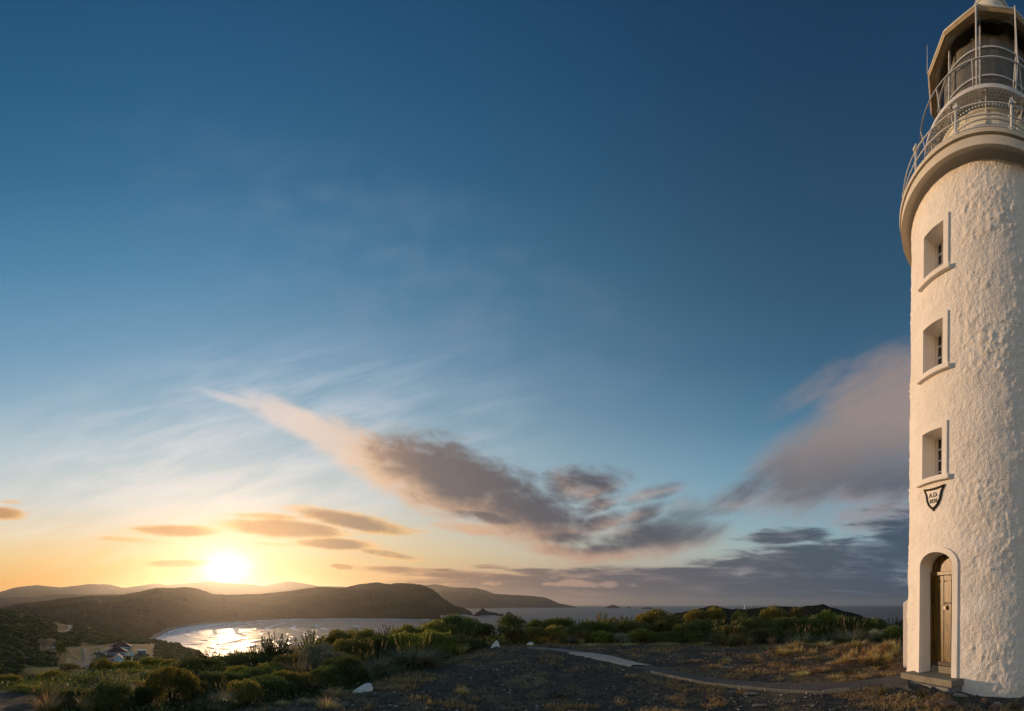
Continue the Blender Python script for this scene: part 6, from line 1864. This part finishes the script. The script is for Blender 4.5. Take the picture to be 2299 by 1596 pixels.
# white edging stones beside the road, each a small painted rock
def small_rock(seed):
    bm = bmesh.new(); bmesh.ops.create_icosphere(bm, subdivisions=2, radius=.42)
    for v in bm.verts: v.co *= 1+.25*mnoise.noise(v.co*3+Vector((seed, 0, 0))); v.co.z *= .8
    me = bpy.data.meshes.new('kerb_stone'); bm.to_mesh(me); bm.free(); me.materials.append(M_WHITE); shade(me); return me
_ks = small_rock(2)
def kerb(rows, label):
    for (x0, y0, x1, y1, n) in rows:
        for i in range(n):
            q = gp(x0+(x1-x0)*i/max(1, n-1)+_pl.uniform(-.3, .3), y0+(y1-y0)*i/max(1, n-1))
            o = bpy.data.objects.new('kerb_stone', _ks); COL.objects.link(o); o.location = q+Vector((0, 0, .3)); o.rotation_euler = (0, 0, _pl.random()*6)
            tag(o, label, 'stone', label)
kerb([(184.5, 1456, 186.5, 1485, 14)], 'white stones lining the left side of the gravel road')
kerb([(206.5, 1468, 208.5, 1496, 12)], 'white stones lining the right side of the gravel road')
kerb([(168, 1485, 186, 1485.5, 6)], 'white stones along the back of the parking area')

# ------------------------------------------------------------------ vehicles
C_GLASS = mat('car_glass', (.02, .022, .026), .1, .6)
C_TYRE = mat('tyre_rubber', (.02, .02, .02), .9, .1)
C_LAMP = mat('tail_lamp', (.35, .03, .02), .3, .5)
def car(label, x, y, yaw, color, kind='hatch', L=4.4, W=1.8, H=1.5):
    q, rz = site(x, y)
    c = thing('parked_car', label, 'car', q, rz+yaw, 'cars parked by the cottages')
    m = mat('car_paint_'+kind+'_%d' % int(color[0]*100), color, .35, .5)
    # side outline swept across the width, narrower at roof level
    side = [(-L/2, .35), (-L/2, .80), (-L/2+.10, .98)]
    if kind == 'ute': side += [(-.2, 1.0), (-.05, 1.02), (.05, H), (1.0, H), (1.45, 1.02), (L/2-.12, .92), (L/2, .70), (L/2, .35)]
    elif kind == 'van': side += [(-L/2+.12, H), (1.0, H), (1.6, 1.05), (L/2-.1, .95), (L/2, .7), (L/2, .35)]
    else: side += [(-L/2+.45, H), (.45, H), (1.15, 1.0), (L/2-.12, .88), (L/2, .68), (L/2, .35)]
    n = len(side); mb = MB(); vs = []
    for s in (-1, 1):
        for (a, z) in side:
            k = 1-.16*max(0, (z-1.0)/(H-1.0)) if z > 1 else 1
            vs.append((s*W/2*k, a, z))
    mb.add(vs, [tuple(range(n)), tuple(range(2*n-1, n-1, -1))]+[(i, i+n, (i+1) % n+n, (i+1) % n) for i in range(n)])
    mb.build('body', m, c, bevel=.05)
    for s in (-1, 1):
        for a in (-L*.31, L*.31):
            w = MB().tube([(s*(W/2-.12), a, .33), (s*(W/2+.03), a, .33)], .33, 14); w.build('wheel', C_TYRE, c)
        z0, z1 = 1.03, H-.10
        f0, f1 = (.12, 1.0) if kind == 'ute' else (-L/2+.6, .95)
        MB().add([(s*(W/2+.006), f0, z0), (s*(W/2+.006), f1+.3, z0), (s*(W/2*.87+.012), f1-.35, z1), (s*(W/2*.87+.012), f0+.1, z1)], [(0, 1, 2, 3)]).build('side_window', C_GLASS, c)
        MB().box((s*(W/2-.2), -L/2-.01, .78), (.26, .06, .2)).build('tail_lamp', C_LAMP, c)
    b0 = -.03 if kind == 'ute' else -L/2+.08
    dy = .10 if kind == 'ute' else (.34 if kind != 'van' else .02)
    MB().add([(-W*.40, b0-.03, 1.03), (W*.40, b0-.03, 1.03), (W*.37, b0+dy-.03, H-.10), (-W*.37, b0+dy-.03, H-.10)], [(0, 1, 2, 3)]).build('rear_window', C_GLASS, c)
    MB().box((0, -L/2-.02, .50), (W*.95, .1, .18)).build('bumper', C_TYRE if kind == 'ute' else m, c)
    return c
car('white car with dark rear window parked behind the ute, highest up the yard', 222.4, 1455.5, .25, (.70, .70, .72), 'hatch', H=1.6)
car('grey ute parked at the left corner of the cottage yard', 215, 1466.5, -.1, (.38, .40, .42), 'ute', 4.9, 1.85, 1.65)
car('white van showing behind the left end of the nearer cottage', 238.6, 1463.5, 1.3, (.72, .72, .72), 'van', 4.8, 1.9, 2.0)
car('white car low among the bushes left of the garage', 230, 1487.5, 1.2, (.74, .74, .73), 'hatch')
car('white car tucked under the garage carport', 249, 1486.3, .2, (.66, .66, .68), 'hatch')

def picnic(x, y, label):
    q, rz = site(x, y)
    t = thing('picnic_table', label, 'picnic table', q, rz+.2)
    MB().box((0, 0, .75), (2.0, .8, .07)).build('table_top', W_WALL, t)
    for s in (-1, 1):
        MB().box((0, s*.75, .45), (2.0, .28, .06)).build('bench', W_WALL, t)
        MB().bar((s*.7, -.75, .02), (s*.7, .2, .72), .1, .08).build('leg', W_WALL, t); MB().bar((s*.7, .75, .02), (s*.7, -.2, .72), .1, .08).build('leg', W_WALL, t)
picnic(152.6, 1483, 'white picnic table on the grass above the parking area')
def sign(x, y):
    q, rz = site(x, y)
    t = thing('round_sign', 'white oval sign on a short post beside the road bend', 'sign', q, rz)
    MB().tube([(0, 0, 0), (0, 0, 1.0)], .05, 8).build('post', W_WALL, t)
    MB().ball((0, -.06, 1.2), .5, 16, 8, (1, .12, .6)).build('sign_board', W_WALL, t)
sign(190, 1480)
def mast(x, y, hp, label):
    q, rz = site(x, y); r = math.hypot(q.x, q.y)
    t = thing('mast', label, 'mast', q, rz)
    MB().tube([(0, 0, 0), (0, 0, hp/F*r)], [.09, .04], 8).build('pole', mat('brown_pole', (.20, .15, .10), .8, .2), t)
    MB().bar((-.5, 0, hp/F*r*.93), (.5, 0, hp/F*r*.93), .06, .06).build('crossarm', F_GREY, t)
mast(120.6, 1453, 28, 'thin brown mast beside the grey hut on the left slope')
mast(106.2, 1449, 18, 'short thin pole above the taller white cabinet')
q = on(155, 236)
plant('dome_c', 155, 1490.5, 236, 56, 'wide flat reddish scrub island below the parking area', 'shrub', None)
plant('dome_b', 135, 1444, 300, 26, 'round dark bush right of the grey hut on the left slope', 'shrub', None)

# ------------------------------------------------------------------ the small modern light on the heath hill
def far_light():
    r = 716.0; a = azi(1672.2)
    zb = EYE+(Y0-1368.5)*r/F
    k = r/F
    t = thing('beacon_tower', 'tiny distant white beacon tower on the crest of the heath hill', 'tower', (r*math.sin(a), r*math.cos(a), zb-.5), -a)
    w = mat('beacon_white', (.70, .68, .66), .6, .3)
    MB().tube([(.1, 0, 0), (.1, 0, 11.2*k+.5)], [1.55*k, 1.35*k], 14).build('tower_shaft', w, t)
    MB().tube([(.1, 0, 11.2*k+.5), (.1, 0, 12.2*k+.5)], [1.75*k, 1.75*k], 14).build('gallery', w, t)
    l = MB().tube([(.1, 0, 12.2*k+.5), (.1, 0, 13.2*k+.5)], [.9*k, .9*k], 12); l.build('lamp_room', W_GREY, t)
    MB().box((-2.4*k, 0, 1.6*k), (3.2*k, 2.4*k, 3.2*k)).build('equipment_hut', w, t)
    MB().tube([(.1, 0, 13.2*k+.5), (.1, 0, 14.6*k+.5)], .06, 6).build('aerial', F_GREY, t)
far_light()
